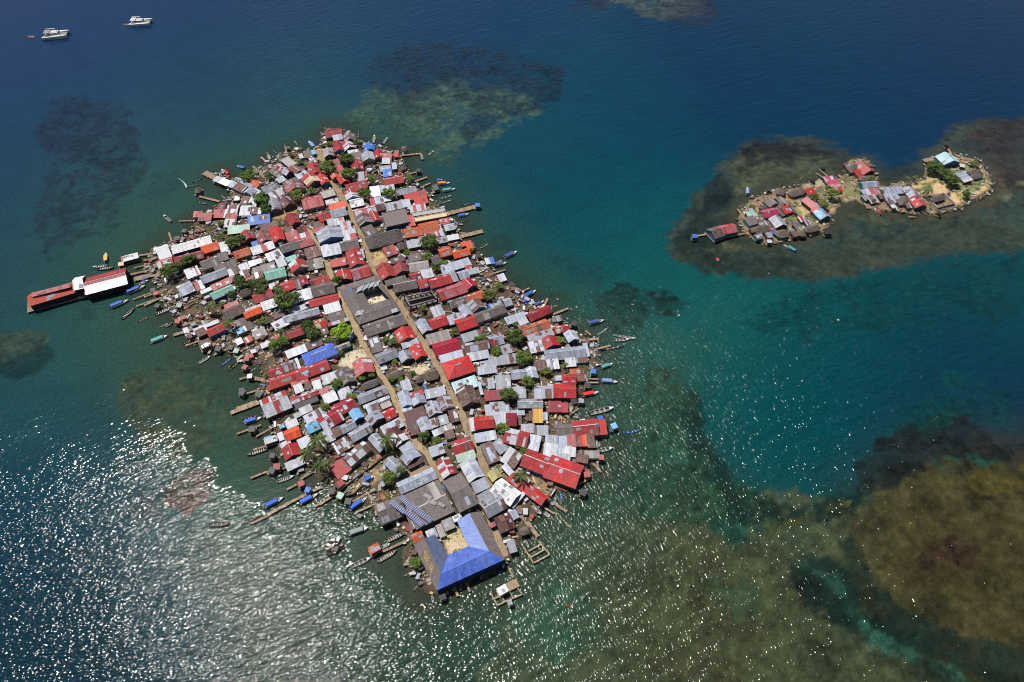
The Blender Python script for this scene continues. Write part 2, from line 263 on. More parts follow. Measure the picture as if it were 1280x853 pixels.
SUNV = (-.37, .335, 1.05)
SKY = .06
EXPO = 0.1
DATA_H = """
W 180 190
S 640,215 695,232 670,272 g
S 700,235 768,262 735,300 W
S 770,255 825,275 790,318 l
S 825,272 905,315 870,360 n
G 840,225 985,300 955,328 g
G 925,320 885,365 960,392 l
S 975,320 1040,350 1000,388 l
G 965,235 1058,275 1010,325 t
G 1025,322 1140,280 1195,332 g/n
S 1105,378 1215,332 1258,385 g
G 1190,418 1228,512 1112,538 g
S 885,398 965,408 930,468 n/w
S 955,420 1010,428 1000,485 g
S 855,488 945,485 945,555 l
S 955,492 1040,498 1045,550 n/w
M 450,322 505,318 510,362 h
S 445,535 520,530 512,572 p
S 485,552 598,548 602,603 r
S 620,520 728,520 722,578 r/w
S 740,480 835,480 830,542 n
S 730,555 825,555 825,602 r
G 675,455 735,450 728,505 r
S 715,605 815,605 815,662 g
S 925,582 1112,560 1118,622 b
S 745,668 930,652 940,706 q
S 1035,652 1170,630 1190,690 n/g
G 960,712 1005,780 885,788 r
G 1095,700 1140,785 1030,820 r/n
G 1225,672 1250,778 1160,802 R
S 950,805 1005,795 1020,830 b
S 790,395 850,380 855,420 h
S 1020,580 1090,570 1100,600 n
W 340 140
G 468,168 608,140 622,205 c
S 540,212 620,195 628,235 w
G 740,192 742,250 640,270 k
G 635,262 645,340 555,362 c
G 540,330 555,392 465,402 j
G 700,267 755,318 650,345 w/r
G 905,292 915,345 828,347 b
G 895,360 915,425 812,440 l
G 980,342 985,408 912,418 R
S 980,375 1060,365 1065,405 p
S 990,412 1070,418 1050,458 w/n
S 1090,350 1125,350 1122,395 r
S 675,350 770,335 775,372 p/w
S 700,372 790,365 805,430 k
G 800,435 822,515 718,528 r
S 505,440 590,425 610,470 r
S 585,468 640,500 600,540 r
S 955,492 1050,475 1060,512 j
S 1065,460 1105,455 1108,500 l
S 985,520 1060,510 1066,562 b B
G 990,595 1150,560 1168,625 R
S 875,675 955,665 958,738 W
S 955,662 1080,645 1090,692 l
G 1095,700 1265,660 1285,705 g
G 650,650 825,605 850,668 r
S 735,545 815,540 822,600 n
G 745,690 775,755 668,785 w/r
G 685,785 800,760 820,828 W
G 565,530 600,580 535,600 o
G 645,560 695,620 610,642 R
G 400,465 455,545 350,560 r
G 385,540 435,612 318,672 e/r
G 470,548 515,625 440,652 R
S 210,558 300,520 318,560 l
S 95,640 205,585 250,625 k
G 255,630 305,682 145,712 n/p
G 150,740 210,815 105,858 d
G 80,455 163,530 122,578 w/c
G 205,472 278,520 215,560 n/p
S 5,500 90,560 60,592 k
S 40,600 100,570 120,602 w
F 80,425 150,392 210,465 j
S 280,355 345,345 350,392 k
S 350,345 385,340 386,370 B
S 235,380 270,375 280,405 w
S 345,385 405,440 375,468 l/n
S 0,700 78,690 118,735 g
G 265,775 435,735 460,828 p/r
F 435,712 540,680 560,742 j
S 870,775 908,768 915,830 R
S 915,770 990,755 995,812 l
S 992,755 1060,750 1062,786 w
W 500 160
S 40,600 225,555 236,602 R
S 120,625 230,600 250,657 R
S 0,650 85,640 95,692 l/n
S 85,700 220,680 235,732 l/r
F 115,755 385,712 395,745 j
F 135,800 400,752 410,787 e
M 5,340 40,335 45,370 h
M 20,180 60,175 62,205 h
S 60,790 115,786 140,860 p
S 290,520 330,505 340,540 k
W 340 240
G 205,195 262,270 165,305 c
G 55,315 108,425 20,450 R
S 0,275 50,270 60,332 d
S 120,330 185,305 195,352 d
G 215,325 285,300 320,348 r
S 115,372 215,345 235,395 r/p
S 140,405 320,360 330,392 c/w
G 215,430 345,390 372,465 p
G 400,215 490,165 520,228 R
S 365,285 445,255 470,302 d
S 470,82 580,57 600,88 g
S 500,115 640,88 665,130 o
G 505,168 640,140 675,205 l
S 485,250 545,240 560,290 g
S 550,245 640,230 645,280 g/p
S 600,285 690,265 710,325 p/l
G 605,305 625,398 418,462 l
S 360,335 490,300 500,328 r
S 620,350 740,335 745,370 w
S 625,387 690,377 700,427 l
S 692,378 745,370 755,417 r
G 600,445 755,420 780,500 k
S 440,495 595,460 610,537 l
G 72,478 220,430 248,497 k
S 0,545 70,505 95,577 l/w
S 282,520 400,482 440,552 n/p
G 265,525 295,570 225,582 d
S 125,590 215,555 230,588 a
S 30,615 100,588 130,642 g
G 280,600 320,668 185,716 r/w
S 305,615 440,592 460,664 j
S 515,612 645,592 662,644 R
G 685,685 708,770 590,815 R
G 780,512 830,645 700,674 r
G 688,695 838,652 888,740 p/R
S 785,515 810,512 825,580 l
G 720,165 908,120 925,177 p/w
G 860,190 888,265 775,310 n
G 920,160 968,245 893,282 R
G 925,115 995,98 1005,157 d
S 1005,110 1150,85 1160,142 l
S 1152,82 1225,75 1232,122 l
F 985,195 1180,145 1215,265 k b
S 800,335 880,290 925,352 k/n
S 990,508 1080,470 1112,537 r
M 1100,465 1170,440 1205,495 h
G 1040,635 1100,745 978,787 r
G 1180,620 1215,690 1115,750 r/n
S 1050,600 1165,570 1180,607 d
S 1215,565 1280,550 1285,612 k
M 820,405 1110,330 1165,432 k
W 340 340
G 70,110 185,70 208,142 R
G 300,45 338,108 272,125 c
G 330,75 490,30 522,88 r
G 345,130 535,88 562,182 k
S 220,180 340,148 360,224 w/g
S 195,85 240,75 260,140 k
G 330,250 578,195 598,257 R
S 455,305 590,265 615,330 w/n
S 500,385 630,345 650,405 k/n
S 500,460 670,410 675,432 l/r
G 105,395 405,312 420,374 l/g
S 0,470 110,400 150,452 l
S 140,345 270,290 325,312 g
S 0,390 90,352 118,380 n/k
G 365,450 468,418 492,482 R/e
S 430,510 490,495 505,540 n/w
G 120,545 268,495 288,552 r
S 15,580 70,565 85,610 r
S 125,710 290,645 305,702 l
S 288,645 430,580 448,637 n/w
G 575,660 680,617 698,657 g
G 800,472 1135,362 1192,462 k
S 845,605 935,580 995,685 k
G 905,738 1080,677 1133,754 g
S 1000,90 1170,30 1200,65 k
G 1235,488 1275,585 1128,635 R
W 180 290
S 110,165 212,128 242,206 g
S 85,150 205,118 212,132 w
G 250,125 580,35 602,102 W
G 268,222 512,168 538,234 c
G 115,258 245,225 270,292 R/w
G 502,130 642,85 672,150 o o
S 662,108 740,88 768,160 g
G 790,178 922,138 953,199 t e
S 940,150 1030,122 1065,172 l
S 1035,118 1140,86 1165,137 w/r
S 1080,205 1200,160 1228,214 w
G 487,268 640,218 687,284 k
S 640,205 720,182 765,232 k
S 620,320 790,247 822,294 k
S 735,350 905,275 935,320 l/n
S 920,270 980,255 1000,290 r/w
S 985,250 1040,240 1055,270 r/w
G 500,400 715,318 745,380 l/g
S 605,478 800,385 815,427 p
G 290,488 405,437 452,522 l/w
S 440,460 512,440 545,494 l/r
S 500,530 590,490 602,512 l
G 590,548 768,468 800,524 a
G 1072,355 1245,317 1268,392 a
S 850,360 920,335 940,385 w/n
S 965,330 1150,272 1175,327 j
S 970,372 1040,355 1070,395 n/w
S 358,350 470,305 502,367 w/p
G 953,565 1110,505 1158,572 r
S 1040,632 1165,595 1182,657 l
S 897,690 1030,648 1040,668 l
G 880,722 1022,662 1052,712 o
M 840,525 930,497 965,552 h
G 690,700 850,640 900,717 n/k
S 710,655 825,612 840,642 p/r
S 1105,475 1172,445 1192,482 w/r
S 892,420 965,395 975,422 R
W 180 390
S 785,95 885,55 912,94 j
S 830,140 935,88 978,132 n/k
S 815,165 895,130 915,162 l/B
G 545,168 685,100 728,154 R
S 455,175 545,130 572,177 n
S 440,150 655,75 665,97 l
S 480,275 570,240 597,292 n/w
S 955,185 1060,147 1105,197 j
S 950,168 1000,145 1020,167 w
S 805,255 860,230 885,267 w/r
S 885,245 940,208 965,244 R/w
S 1035,290 1105,258 1120,292 w
S 345,155 388,138 402,170 w/r
S 380,195 415,185 425,222 g
S 930,382 965,372 975,397 R
S 945,345 990,332 1000,355 w
G 1097,520 1218,483 1242,547 c
W 340 440
G -28,245 180,172 205,260 R
G 185,168 470,72 522,157 r
G 80,100 198,70 222,152 n
S 200,72 225,60 262,142 l
S 168,275 312,230 322,264 R
S 190,310 260,280 280,340 w
S 290,280 340,265 352,320 n/w
S 352,268 425,255 450,320 w
S 345,247 435,222 442,250 r
S 438,215 585,172 612,242 l
G 665,138 745,250 635,308 k
G 150,425 395,335 412,380 r/w
S 190,470 385,395 420,427 z
S 240,512 338,465 360,514 w/g
S 188,565 238,530 258,560 g
S 418,345 530,300 548,342 p/l
S 440,395 550,350 592,414 w
S 583,345 685,312 710,387 l
G 753,390 990,298 1027,372 g
M 790,285 930,235 960,290 k
S 812,475 1035,392 1045,414 w
S 835,497 940,455 970,522 l/n
G 975,540 1068,490 1112,564 R
G 930,520 1005,575 895,657 l
G 500,490 690,415 770,492 c
G 395,600 565,500 640,602 c/w
G 285,655 385,608 440,677 B
G 765,500 822,575 735,620 B
G 590,660 715,610 767,670 g
S 440,722 512,690 570,770 l
S 520,692 590,668 632,730 n/e
G 670,730 845,632 905,702 g
G 870,62 918,178 755,217 p/w
M 1010,200 1140,152 1170,207 h
G 1105,668 1220,770 1115,842 d/w
S 960,670 1135,590 1180,652 l
F 955,462 1040,432 1072,480 j
W 280 480
G 320,150 535,58 600,207 r/w
G 530,422 660,378 692,464 o
G 645,520 687,618 553,685 R
S 650,508 750,458 785,527 l/p
S 540,712 690,642 722,702 g
S 543,350 640,308 665,357 w
S 700,300 845,218 893,267 l/n
S 493,535 580,503 605,542 w
S 350,492 458,462 478,502 l
S 475,445 520,430 535,490 l/r
S 490,378 530,360 540,380 B
W 500 360
G 422,118 572,75 612,137 n
G 700,105 770,170 655,212 n
G 600,155 655,240 565,262 l
S 258,188 350,158 410,230 w e
S 412,258 540,225 570,290 l
G 215,280 292,375 203,408 l
G 247,287 392,240 432,322 R
G 480,292 640,242 697,335 R
G 655,235 892,145 938,217 k w
S 885,145 920,140 942,207 n
S 785,150 890,105 905,137 l/b
G 905,105 970,88 1003,150 l
S 925,270 1090,218 1128,267 l
S 1060,352 1130,330 1160,402 p/x
S 1045,305 1120,275 1150,302 w
G 980,735 1110,722 1130,802 l
S 790,620 1045,585 1058,657 g
S 715,665 840,635 850,692 l/w
S 690,705 850,690 865,750 l b
S 592,580 775,552 797,617 w
G 567,500 778,460 795,537 n/l
G 775,435 880,395 925,490 l/r
S 885,390 950,375 962,442 r
S 885,530 1010,488 1055,547 g
S 535,425 700,372 745,427 g
S 237,430 425,370 445,447 j
G 285,505 497,445 537,547 x
S 345,610 540,555 567,607 l
H 370,672 600,605 672,740 R
G 180,500 243,600 140,642 R
S 10,495 150,452 168,494 l
G 75,550 122,622 20,668 l
M 205,745 320,715 360,800 h
G 585,65 735,20 748,92 t
W 660 360
G -20,240 165,155 215,214 c
G -75,362 150,272 188,350 t/n
S -5,430 205,362 228,414 g
G 215,345 345,330 372,387 r/e
G 400,375 458,450 370,490 w
G 235,425 282,505 160,547 R
S 0,490 120,470 150,552 w/n
G 155,562 490,510 498,607 l
S 490,502 530,500 545,600 l
S 425,615 527,608 530,657 n
S 330,625 420,620 425,692 w
S 170,645 270,635 275,712 w/n
S 50,655 162,645 170,722 n
G 60,710 100,800 0,812 w
S 370,725 460,722 470,767 t/n
S 240,255 290,245 310,285 g
S 215,480 300,470 310,500 r/w
W 500 460
S 850,75 978,72 985,180 g
S 460,140 660,72 700,152 i B
G 650,150 690,300 548,357 n/w
S 682,140 702,130 748,222 l
S 750,212 905,198 915,274 c
S 985,180 1115,175 1120,262 g
S 800,312 920,308 925,397 l
S 750,340 800,330 815,417 l
S 922,315 970,310 972,395 l
S 825,402 920,398 902,505 l
S 890,405 940,400 945,487 d/w
G 948,402 1040,405 1030,517 c
S 1042,430 1080,425 1080,500 n
S 1080,510 1190,500 1185,572 g
S 990,375 1110,385 1100,422 l
G 658,442 825,425 835,530 R/t
S 613,455 656,448 675,550 w
S 660,590 842,560 860,630 w
S 75,225 200,197 207,237 r
G 205,232 232,295 128,352 l
S 205,200 375,175 425,237 l
G 330,290 375,392 265,444 l
G 430,240 488,345 378,390 l/n
G 75,200 105,330 10,357 l
S 0,130 80,105 110,187 l
S 15,355 100,332 112,372 w
S 265,465 330,440 345,510 l/n
S 340,430 420,420 435,492 g
S 425,390 495,372 530,462 d
G 235,435 292,540 200,582 l
S 290,575 445,485 468,527 w/j
S 390,570 470,550 490,612 n
S 30,405 200,345 242,432 d
S 40,470 130,460 185,577 d
G 447,665 615,605 657,717 r/n
S 705,700 800,665 895,807 n/k
S 805,690 908,610 1002,680 g
G 965,545 1165,575 1110,697 r/w
G 1048,278 1262,278 1268,357 g
M 130,90 195,70 215,120 h
S 780,100 835,95 840,175 l
W 400 540
G 425,60 525,180 610,132 l
S 705,148 800,82 850,142 l
G 840,150 905,215 770,292 l
S 770,282 905,222 922,267 d
G 650,228 785,340 690,392 l
S 530,455 575,430 597,462 l b
G 675,452 985,328 1045,417 l
S 965,142 1085,108 1112,184 l/g
G 1140,230 1215,360 1100,417 w/r
S 75,335 195,242 292,314 r
G 190,235 378,98 468,154 n/w
S 130,465 190,420 217,457 r
S 110,110 230,45 282,127 n/w
G 488,663 700,570 765,732 k
W 560 560
S 70,62 232,25 248,87 q
G 235,92 322,248 188,307 w
S 205,315 330,268 368,352 l/g B
S 255,430 375,365 420,427 g
G 272,490 440,408 532,532 g
G 480,285 665,400 548,504 W
S 665,405 695,422 577,522 l
G 440,185 485,258 392,304 y
G 595,230 890,435 820,502 R
G 720,20 935,92 853,234 R
G 940,85 1222,155 1117,339 R/r
S 555,0 672,72 580,177 n/g
S 475,165 530,140 590,222 w/n
G 400,628 530,578 607,702 d
S 535,570 600,555 640,617 l
S 370,675 415,655 427,690 p
M 625,725 705,690 740,750 h
S 40,612 105,585 122,612 w
W 600 640
S 225,268 290,250 342,342 g
W 440 640
S 795,88 880,50 915,132 j
S 888,48 960,15 982,57 W
S 655,180 735,140 765,212 w
S 735,132 785,112 842,202 j/w
G 515,207 605,167 650,234 t
S 525,88 548,82 585,165 o
W 660 460
G 300,60 418,57 428,140 R
S 235,75 298,70 300,107 w
S 430,70 500,65 505,112 n/r
G 230,147 420,150 422,267 R
S 40,165 225,160 228,192 l
S 42,197 225,192 225,264 n/l
S 183,302 293,302 292,387 c
S 298,315 355,315 355,390 c
S 45,372 132,372 128,480 Y
S 10,390 45,385 42,462 n
S 132,400 172,398 175,460 l
G 400,485 605,447 622,587 r/n
S 620,468 683,468 712,584 R
S 605,440 650,430 685,466 b
G 240,505 402,497 408,592 k
S 60,520 175,515 180,592 g
S 0,505 55,500 57,572 g
S 155,605 265,605 270,682 l
S 270,605 350,605 345,687 l/w
S 350,600 420,595 425,692 p/w
S 420,600 480,600 480,692 n/r
S 480,595 525,590 530,687 t
S 525,590 590,590 592,702 w/n
S 0,590 120,620 85,737 w/l
S 155,675 385,700 365,817 l/w
S 385,705 435,720 410,792 w
S 430,768 490,765 480,832 n/w
S 490,770 540,785 530,850 n/w
S 505,742 630,738 635,797 j
W 500 260
G 32,190 182,165 205,240 t T
G 165,150 325,108 348,192 t
S 155,245 240,228 248,257 c
S 245,225 345,205 352,247 p
S 335,160 365,150 385,237 l
S 348,105 432,92 442,132 r
G 382,155 472,135 495,187 w
S 60,300 215,272 225,327 g
S 310,275 415,255 425,297 g
S 420,250 515,235 525,272 w/r
G 330,370 430,345 468,414 o
G 465,395 605,360 622,417 o
S 540,312 628,290 640,320 o
S 580,330 645,315 672,350 o
S 72,425 178,405 188,457 k
G 265,440 335,415 365,487 k
G 80,492 245,465 258,547 j
S 400,510 600,448 632,502 l
S 350,520 410,505 442,577 l
S 575,520 630,510 642,542 c
G 75,590 170,565 200,642 r
G 150,645 225,625 250,702 r
S 180,562 275,540 302,604 w
G 250,640 432,585 462,664 R
S 432,580 490,570 517,642 l
G 500,575 580,550 622,614 l
S 590,548 700,535 705,577 w
G 325,735 545,660 597,747 p
G 615,630 695,685 598,730 x
G -75,660 125,630 165,715 k
S 755,455 795,445 805,490 w
S 800,445 830,440 840,490 b
S 860,605 920,585 950,635 w
W 860 200
G 180,622 258,592 312,670 k/n
G 272,592 395,570 420,640 p T
G 640,455 755,430 800,487 P
G 745,340 795,385 738,427 k
S 780,345 825,330 870,377 k
S 775,420 840,400 900,470 k
S 838,425 900,405 918,458 R
S 903,400 925,400 965,462 k
G 815,505 872,578 785,607 l
M 582,600 700,575 722,634 h
M 780,635 872,615 888,677 h
M 1030,602 1140,575 1170,622 h
M 895,280 1010,250 1030,302 h
M 790,250 870,262 855,310 h
S 1035,272 1105,250 1140,287 R
G 1080,340 1180,415 1120,447 p
G 1185,430 1262,505 1175,527 B/p
S 520,470 590,455 612,502 q
S 510,525 580,500 612,557 k
S 620,550 690,545 702,582 w/n
S 610,510 660,500 665,547 n
S 950,572 1000,560 1012,622 k
M 975,632 1030,620 1042,672 h
S 985,512 1030,500 1047,537 w/r
W 980 180
S 355,298 430,290 447,322 w/P
S 450,318 500,378 430,397 P
S 430,392 500,380 512,412 R
G 712,153 772,238 705,282 r
S 635,247 680,230 702,277 R
M 580,190 640,175 660,222 k
M 665,302 780,275 802,312 h
G 685,342 810,330 822,382 l
S 700,417 755,400 772,452 w
S 765,407 835,395 857,447 p/g
S 750,467 815,455 832,512 j
S 860,397 920,395 945,442 l
S 935,392 1050,385 1062,432 l
S 890,457 1000,450 1040,510 l/p
M 1030,472 1090,460 1102,522 h
G 1140,390 1195,465 1118,484 l
G 1195,472 1255,548 1175,575 R
W 1100 170
G 627,165 697,232 572,254 i B
S 735,315 808,385 760,412 w t
M 780,312 870,295 897,342 h
M 805,352 895,340 912,372 k
M 455,547 550,515 568,562 h
W 860 200
S 660,560 720,545 735,592 k
S 720,600 770,590 775,627 n
S 556,612 585,602 592,634 n
S 690,655 740,645 750,682 n
S 600,665 660,655 665,692 k
S 920,640 960,630 970,672 n
S 1042,545 1080,535 1090,572 n
S 540,440 575,430 585,458 l
M 640,412 690,397 702,432 k
S 1050,320 1080,315 1085,345 n
W 980 180
S 560,215 590,205 610,247 n
S 640,150 690,145 700,178 n
S 745,165 778,182 762,212 n
S 842,452 870,447 880,482 n
S 702,460 740,450 750,492 n
S 1002,500 1040,490 1060,532 k
S 1082,532 1120,525 1130,562 n
S 930,512 970,502 988,542 k
S 540,180 575,170 585,205 n
"""
DATA_I = """
W 340 140
B panga 470,250 430,185 -
B canopy 382,330 325,265 lightblue
B open 900,285 912,210 -
B open 985,290 1027,230 -
O 142,322 t
J 14 113,300 140,390
T 70 660,420 d
T 72 500,490 m
T 65 680,550 m
T 34 755,275 m
T 28 510,280 m
T 28 245,350 d
T 20 165,385 d
T 24 245,445 m
T 20 295,480 m
T 55 215,735 l
T 55 820,720 m
T 38 890,590 m
T 58 1040,715 m
T 34 1225,590 m
T 38 350,700 m
T 22 455,300 d
K 580,375 w
K 905,640 w
K 1055,628 w
K 962,705 b
W 500 160
J 26 0,330 0,245 185,228 200,280
J 62 410,765 690,695
J 22 60,410 180,385
J 24 120,480 240,437
J 22 180,530 268,490
J 24 272,580 345,555
O 36,182 t
O 315,520 k
O 165,380 k
O 690,690 b
B small 320,467 378,465 blue
B canopy 322,505 450,492 orange
B canopy 365,570 498,545 teal
B canoe 345,632 462,602 -
B canoe 350,675 462,642 -
B panga 245,250 302,208 -
B canoe 545,690 640,668 -
W 500 260
B canopy 510,80 612,55 blue
B canoe 482,140 602,115 navy
J 56 525,258 738,205
B canoe 697,368 790,318 yellow
B canopy 920,450 1045,390 navy
B canopy 820,525 955,488 navy
J 30 660,575 905,470
J 22 680,630 940,548
J 20 1035,765 1150,712
B canopy 1095,805 1212,735 blue
B canopy 1070,855 1190,830 blue
B canopy 1190,880 1280,830 navy
T 75 250,300 d
T 35 390,482 l
T 42 318,525 d
T 24 640,375 m
T 38 60,398 m
T 44 240,430 m
T 36 880,690 m
K 730,648 b
K 440,655 w
O 700,430 k
O 990,680 k
W 180 190
J 78 535,182 640,232
J 30 490,395 670,440
J 24 1040,45 1150,150
J 26 970,128 1075,232
J 18 370,708 430,712
J 16 310,615 460,610
B motor 380,318 488,292 -
B canoe 430,278 522,232 navy
B canoe 465,440 568,470 -
B panga 245,625 175,565 cream
B canopy 762,215 688,160 red
B canopy 900,155 828,128 blue
B open 1130,88 1092,8 -
T 68 930,212 m
T 68 1045,415 m
T 50 1078,500 d
T 26 935,470 d
T 55 800,790 d
T 30 680,640 m
T 30 1110,215 d
O 358,705 k
O 290,775 k
S 848,330
S 968,368
K 842,577 w
K 905,638 p
W 180 290
T 80 225,340 d
T 62 400,250 d
T 44 325,290 d
T 60 785,95 d
T 46 860,62 d
T 40 690,45 m
T 66 845,440 d
T 60 1030,455 d
T 55 1035,515 d
T 44 935,455 d
T 46 770,560 d
T 28 690,640 m
P 55 590,655
P 60 750,800
P 40 1190,505
J 24 0,655 130,595 255,540
J 18 180,660 340,612
J 22 330,832 520,782 690,730
J 20 0,580 190,510
J 14 345,640 520,580
J 20 0,290 110,262
J 20 0,250 60,240
B canoe 230,432 368,380 white
B canoe 305,720 430,670 navy
B open 100,738 268,672 -
B canoe -10,775 35,762 -
B canoe 330,705 460,640 -
B canoe 420,765 540,735 navy
O 118,660 k
O 312,655 q
O 105,550 r
O 352,765 r
O 300,800 r
O 290,60 k
O 80,520 k
K 828,600 w
K 460,320 w
W 20 290
B open 820,300 680,318 -
B open 725,335 878,320 -
B canopy 805,280 800,190 yellow
B canopy 832,680 1010,608 blue
B open 940,778 1060,678 -
B canopy 975,555 1160,480 blue
B canoe 1078,805 1178,762 -
B panga 1075,478 1180,432 white
B small 1105,440 1185,400 blue
J 30 1010,382 1280,315
J 70 1050,420 1280,365
J 24 1090,210 1240,188
J 18 1050,320 1240,270
J 18 1040,600 1200,540
J 18 1070,660 1280,585
O 935,290 e
W 180 390
J 42 260,205 350,180 440,150
J 24 370,300 495,255
J 22 618,382 745,330
J 20 805,385 1000,268
J 26 855,440 960,400 1090,345
J 40 1080,400 1165,368
J 24 848,600 910,580
J 46 980,590 1095,610
J 22 860,740 1030,690
J 48 820,862 1010,795
B tour 48,280 218,212 teal
B canoe 132,138 215,103 -
B panga 182,138 258,100 -
B open 478,465 595,395 -
B canoe 672,488 782,408 blue
B sail 735,532 848,448 -
B canoe 345,320 478,290 -
B canoe 340,290 420,255 -
B canoe 880,355 1000,300 -
O 400,205 g
O 870,700 k
O 940,575 w
O 660,330 k
O 820,350 q
O 915,420 r
O 770,320 k
T 26 1085,565 l
T 44 1060,80 m
P 48 1210,160
T 58 1165,300 m
T 52 1240,250 m
W 340 340
T 110 140,262 d
T 92 620,530 y
T 60 310,480 d
T 64 360,540 d
T 45 30,640 m
T 30 500,605 m
T 28 610,715 m
T 26 1095,800 l
T 30 1010,600 m
T 36 1080,615 m
T 44 50,150 m
T 48 585,75 d
S 430,357
S 432,384
S 287,280
S 1155,690
K 535,130 w
K 478,575 w
K 540,765 w
W 340 440
T 55 570,285 m
T 28 680,385 l
T 28 730,395 l
T 36 800,230 m
T 36 880,205 m
T 36 475,490 m
T 34 1065,240 m
T 26 1140,245 m
T 22 1022,485 l
P 82 1020,770
S 725,188
S 1000,375
S 1037,600
S 1207,705
S 1205,740
K 770,287 w
K 992,180 w
K 1107,540 w
K 1190,607 w
W 280 480
P 88 825,485
P 85 740,600
P 76 862,700
T 34 900,205 m
T 20 690,660 m
J 50 58,258 312,165
J 24 110,445 330,365
J 22 285,468 480,360
J 20 258,585 490,520
J 22 238,835 375,782
J 20 380,800 560,740
B canopy 170,355 345,300 blue
B panga 160,332 300,288 -
B open 390,575 203,640 -
B canoe 460,300 560,255 navy
B canoe 560,265 660,225 navy
B canoe 370,400 500,355 -
B canoe 300,470 430,415 -
B canopy 350,505 470,465 lightblue
O 160,80 k
O 250,405 k
O 430,640 k
O 470,740 r
W 240 560
J 34 690,585 860,490 1150,345
J 18 525,672 690,595
J 20 520,270 655,215 745,190
J 24 842,370 930,325
J 22 1085,525 1280,415
J 16 960,280 1080,210
B panga 150,685 338,678 -
B canopy 640,535 822,440 blue
B canopy 950,505 1128,408 blue
B open 755,305 912,250 -
B canoe 970,262 1068,200 white
B canoe 438,682 608,600 -
B canoe 700,275 800,240 -
O 970,320 r
O 1030,375 b
O 1240,390 k
O 710,205 k
W 400 540
B canopy 255,700 425,580 blue
B tour 385,455 480,405 blue
B small 385,770 318,735 -
J 22 320,715 500,635
J 20 0,645 165,535
J 16 250,640 470,520
J 14 460,625 570,575
T 62 620,410 m
T 24 605,582 l
P 50 712,322
O 180,570 q
O 250,620 k
B canoe 320,555 430,480 navy
B canoe 340,575 460,500 -
B canoe 200,560 300,500 -
R 0 170,520 400,350 600,195
R 0 170,585 300,550 370,480
K 1085,105 w
W 380 640
B tour 385,205 578,140 grey
B panga 412,492 600,408 -
B open 655,445 832,340 -
B open 720,270 912,180 -
B canoe 845,432 970,340 navy
B small 690,325 765,285 grey
J 30 700,352 945,240
W 660 460
B canopy 640,118 802,130 lightblue
B canopy 475,250 632,218 red
B panga 545,412 768,355 white
B canoe 840,585 1008,553 blue
B panga 590,750 757,712 -
B canoe 600,725 750,700 -
J 20 500,95 630,100
J 20 510,130 625,130
J 18 360,350 445,345
J 18 380,410 450,360
J 22 590,640 640,700
O 528,160 k
O 410,300 k
O 765,520 i
O 650,800 p
K 172,485 w
K 735,560 b
T 42 170,30 m
T 20 120,40 m
W 660 360
B canopy 530,328 680,290 navy
B canoe 612,422 706,358 white
B canoe 750,418 968,455 -
B panga 752,468 905,460 white
B motor 650,555 858,515 navy
B canopy 640,720 757,672 teal
J 28 200,245 358,180
J 20 370,335 428,308
J 24 540,560 735,512
J 18 510,380 560,420
J 20 600,690 660,672
J 30 460,470 630,450
B canoe 190,175 265,158 yellow
O 580,745 b
O 405,320 k
T 36 290,460 l
T 28 325,682 l
T 24 30,640 m
W 560 560
B canoe 1000,615 1100,722 yellow
J 34 940,490 1058,568
J 24 630,570 690,660 745,680
J 44 700,660 800,790
J 20 855,530 945,585
B open 735,510 830,605 -
B open 850,570 905,620 -
B canoe 870,380 975,370 -
B canoe 870,290 960,330 white
B canoe 890,470 980,500 white
B canoe 860,460 940,510 white
O 1200,400 k
O 1235,240 p
T 44 165,535 m
P 76 650,240
T 26 690,15 l
J 18 1100,350 1200,395
J 20 1150,330 1260,270
W 440 640
T 56 565,450 m
T 18 535,275 m
W 600 640
B kayak 748,848 838,805 orange
J 22 245,485 300,585
W 500 360
T 66 800,70 d
T 80 1015,430 d
T 46 850,565 m
T 76 1100,625 m
T 36 485,395 m
T 30 690,455 m
T 30 740,440 m
T 26 110,755 m
T 26 1025,320 m
T 36 195,180 m
T 26 1160,830 m
S 450,200
S 530,217
S 655,205
S 860,715
S 600,100
K 405,322 w
K 258,690 w
K 1028,540 w
W 500 460
T 76 970,235 d
T 58 1135,125 m
T 50 215,605 d
T 40 325,645 m
T 56 910,530 m
T 30 1050,700 m
T 34 1095,735 m
T 26 545,810 m
T 20 430,680 l
S 70,557
S 68,595
S 695,262
K 510,355 w
K 393,163 w
W 860 200
J 22 45,683 190,655
J 22 420,672 590,635
J 26 730,265 850,370
J 20 440,435 540,580
J 18 500,415 540,455
J 22 880,690 905,720
O 58,682 b
O 722,728 w
O 720,268 k
O 1232,650 k
O 1110,185 k
O 765,650 b
B canopy 527,322 525,245 lightblue
B canopy 962,825 845,758 teal
B canopy 940,695 895,610 teal
B canoe 940,610 895,535 blue
B canoe 975,188 1027,145 -
B canoe 1060,480 1120,535 -
B canoe 1040,430 1090,470 white
T 45 1125,330 d
T 42 1212,390 m
T 28 570,420 m
B small 258,875 268,905 red
W 980 180
B canopy 912,550 865,470 magenta
B canopy 860,640 802,575 magenta
J 28 485,275 590,370
J 22 320,225 388,290
J 15 282,258 350,302
J 34 690,480 750,575
J 20 550,210 600,270
J 20 1130,580 1170,630
J 18 1000,560 1090,610
J 14 1110,650 1170,650
O 350,215 k
O 970,560 w
O 1080,540 k
O 400,790 k
O 790,510 k
T 56 440,440 m
T 30 780,312 m
T 24 870,425 m
T 26 400,390 m
W 1100 170
J 22 592,95 640,170
J 60 390,222 505,195
J 18 530,690 600,660
O 595,85 k
O 528,690 k
O 730,270 w
T 75 500,280 d
T 66 590,350 d
T 60 640,385 d
T 36 775,520 d
T 26 820,240 m
T 24 860,250 m
P 48 445,465
P 32 262,372
P 26 320,360
T 20 690,440 m
"""
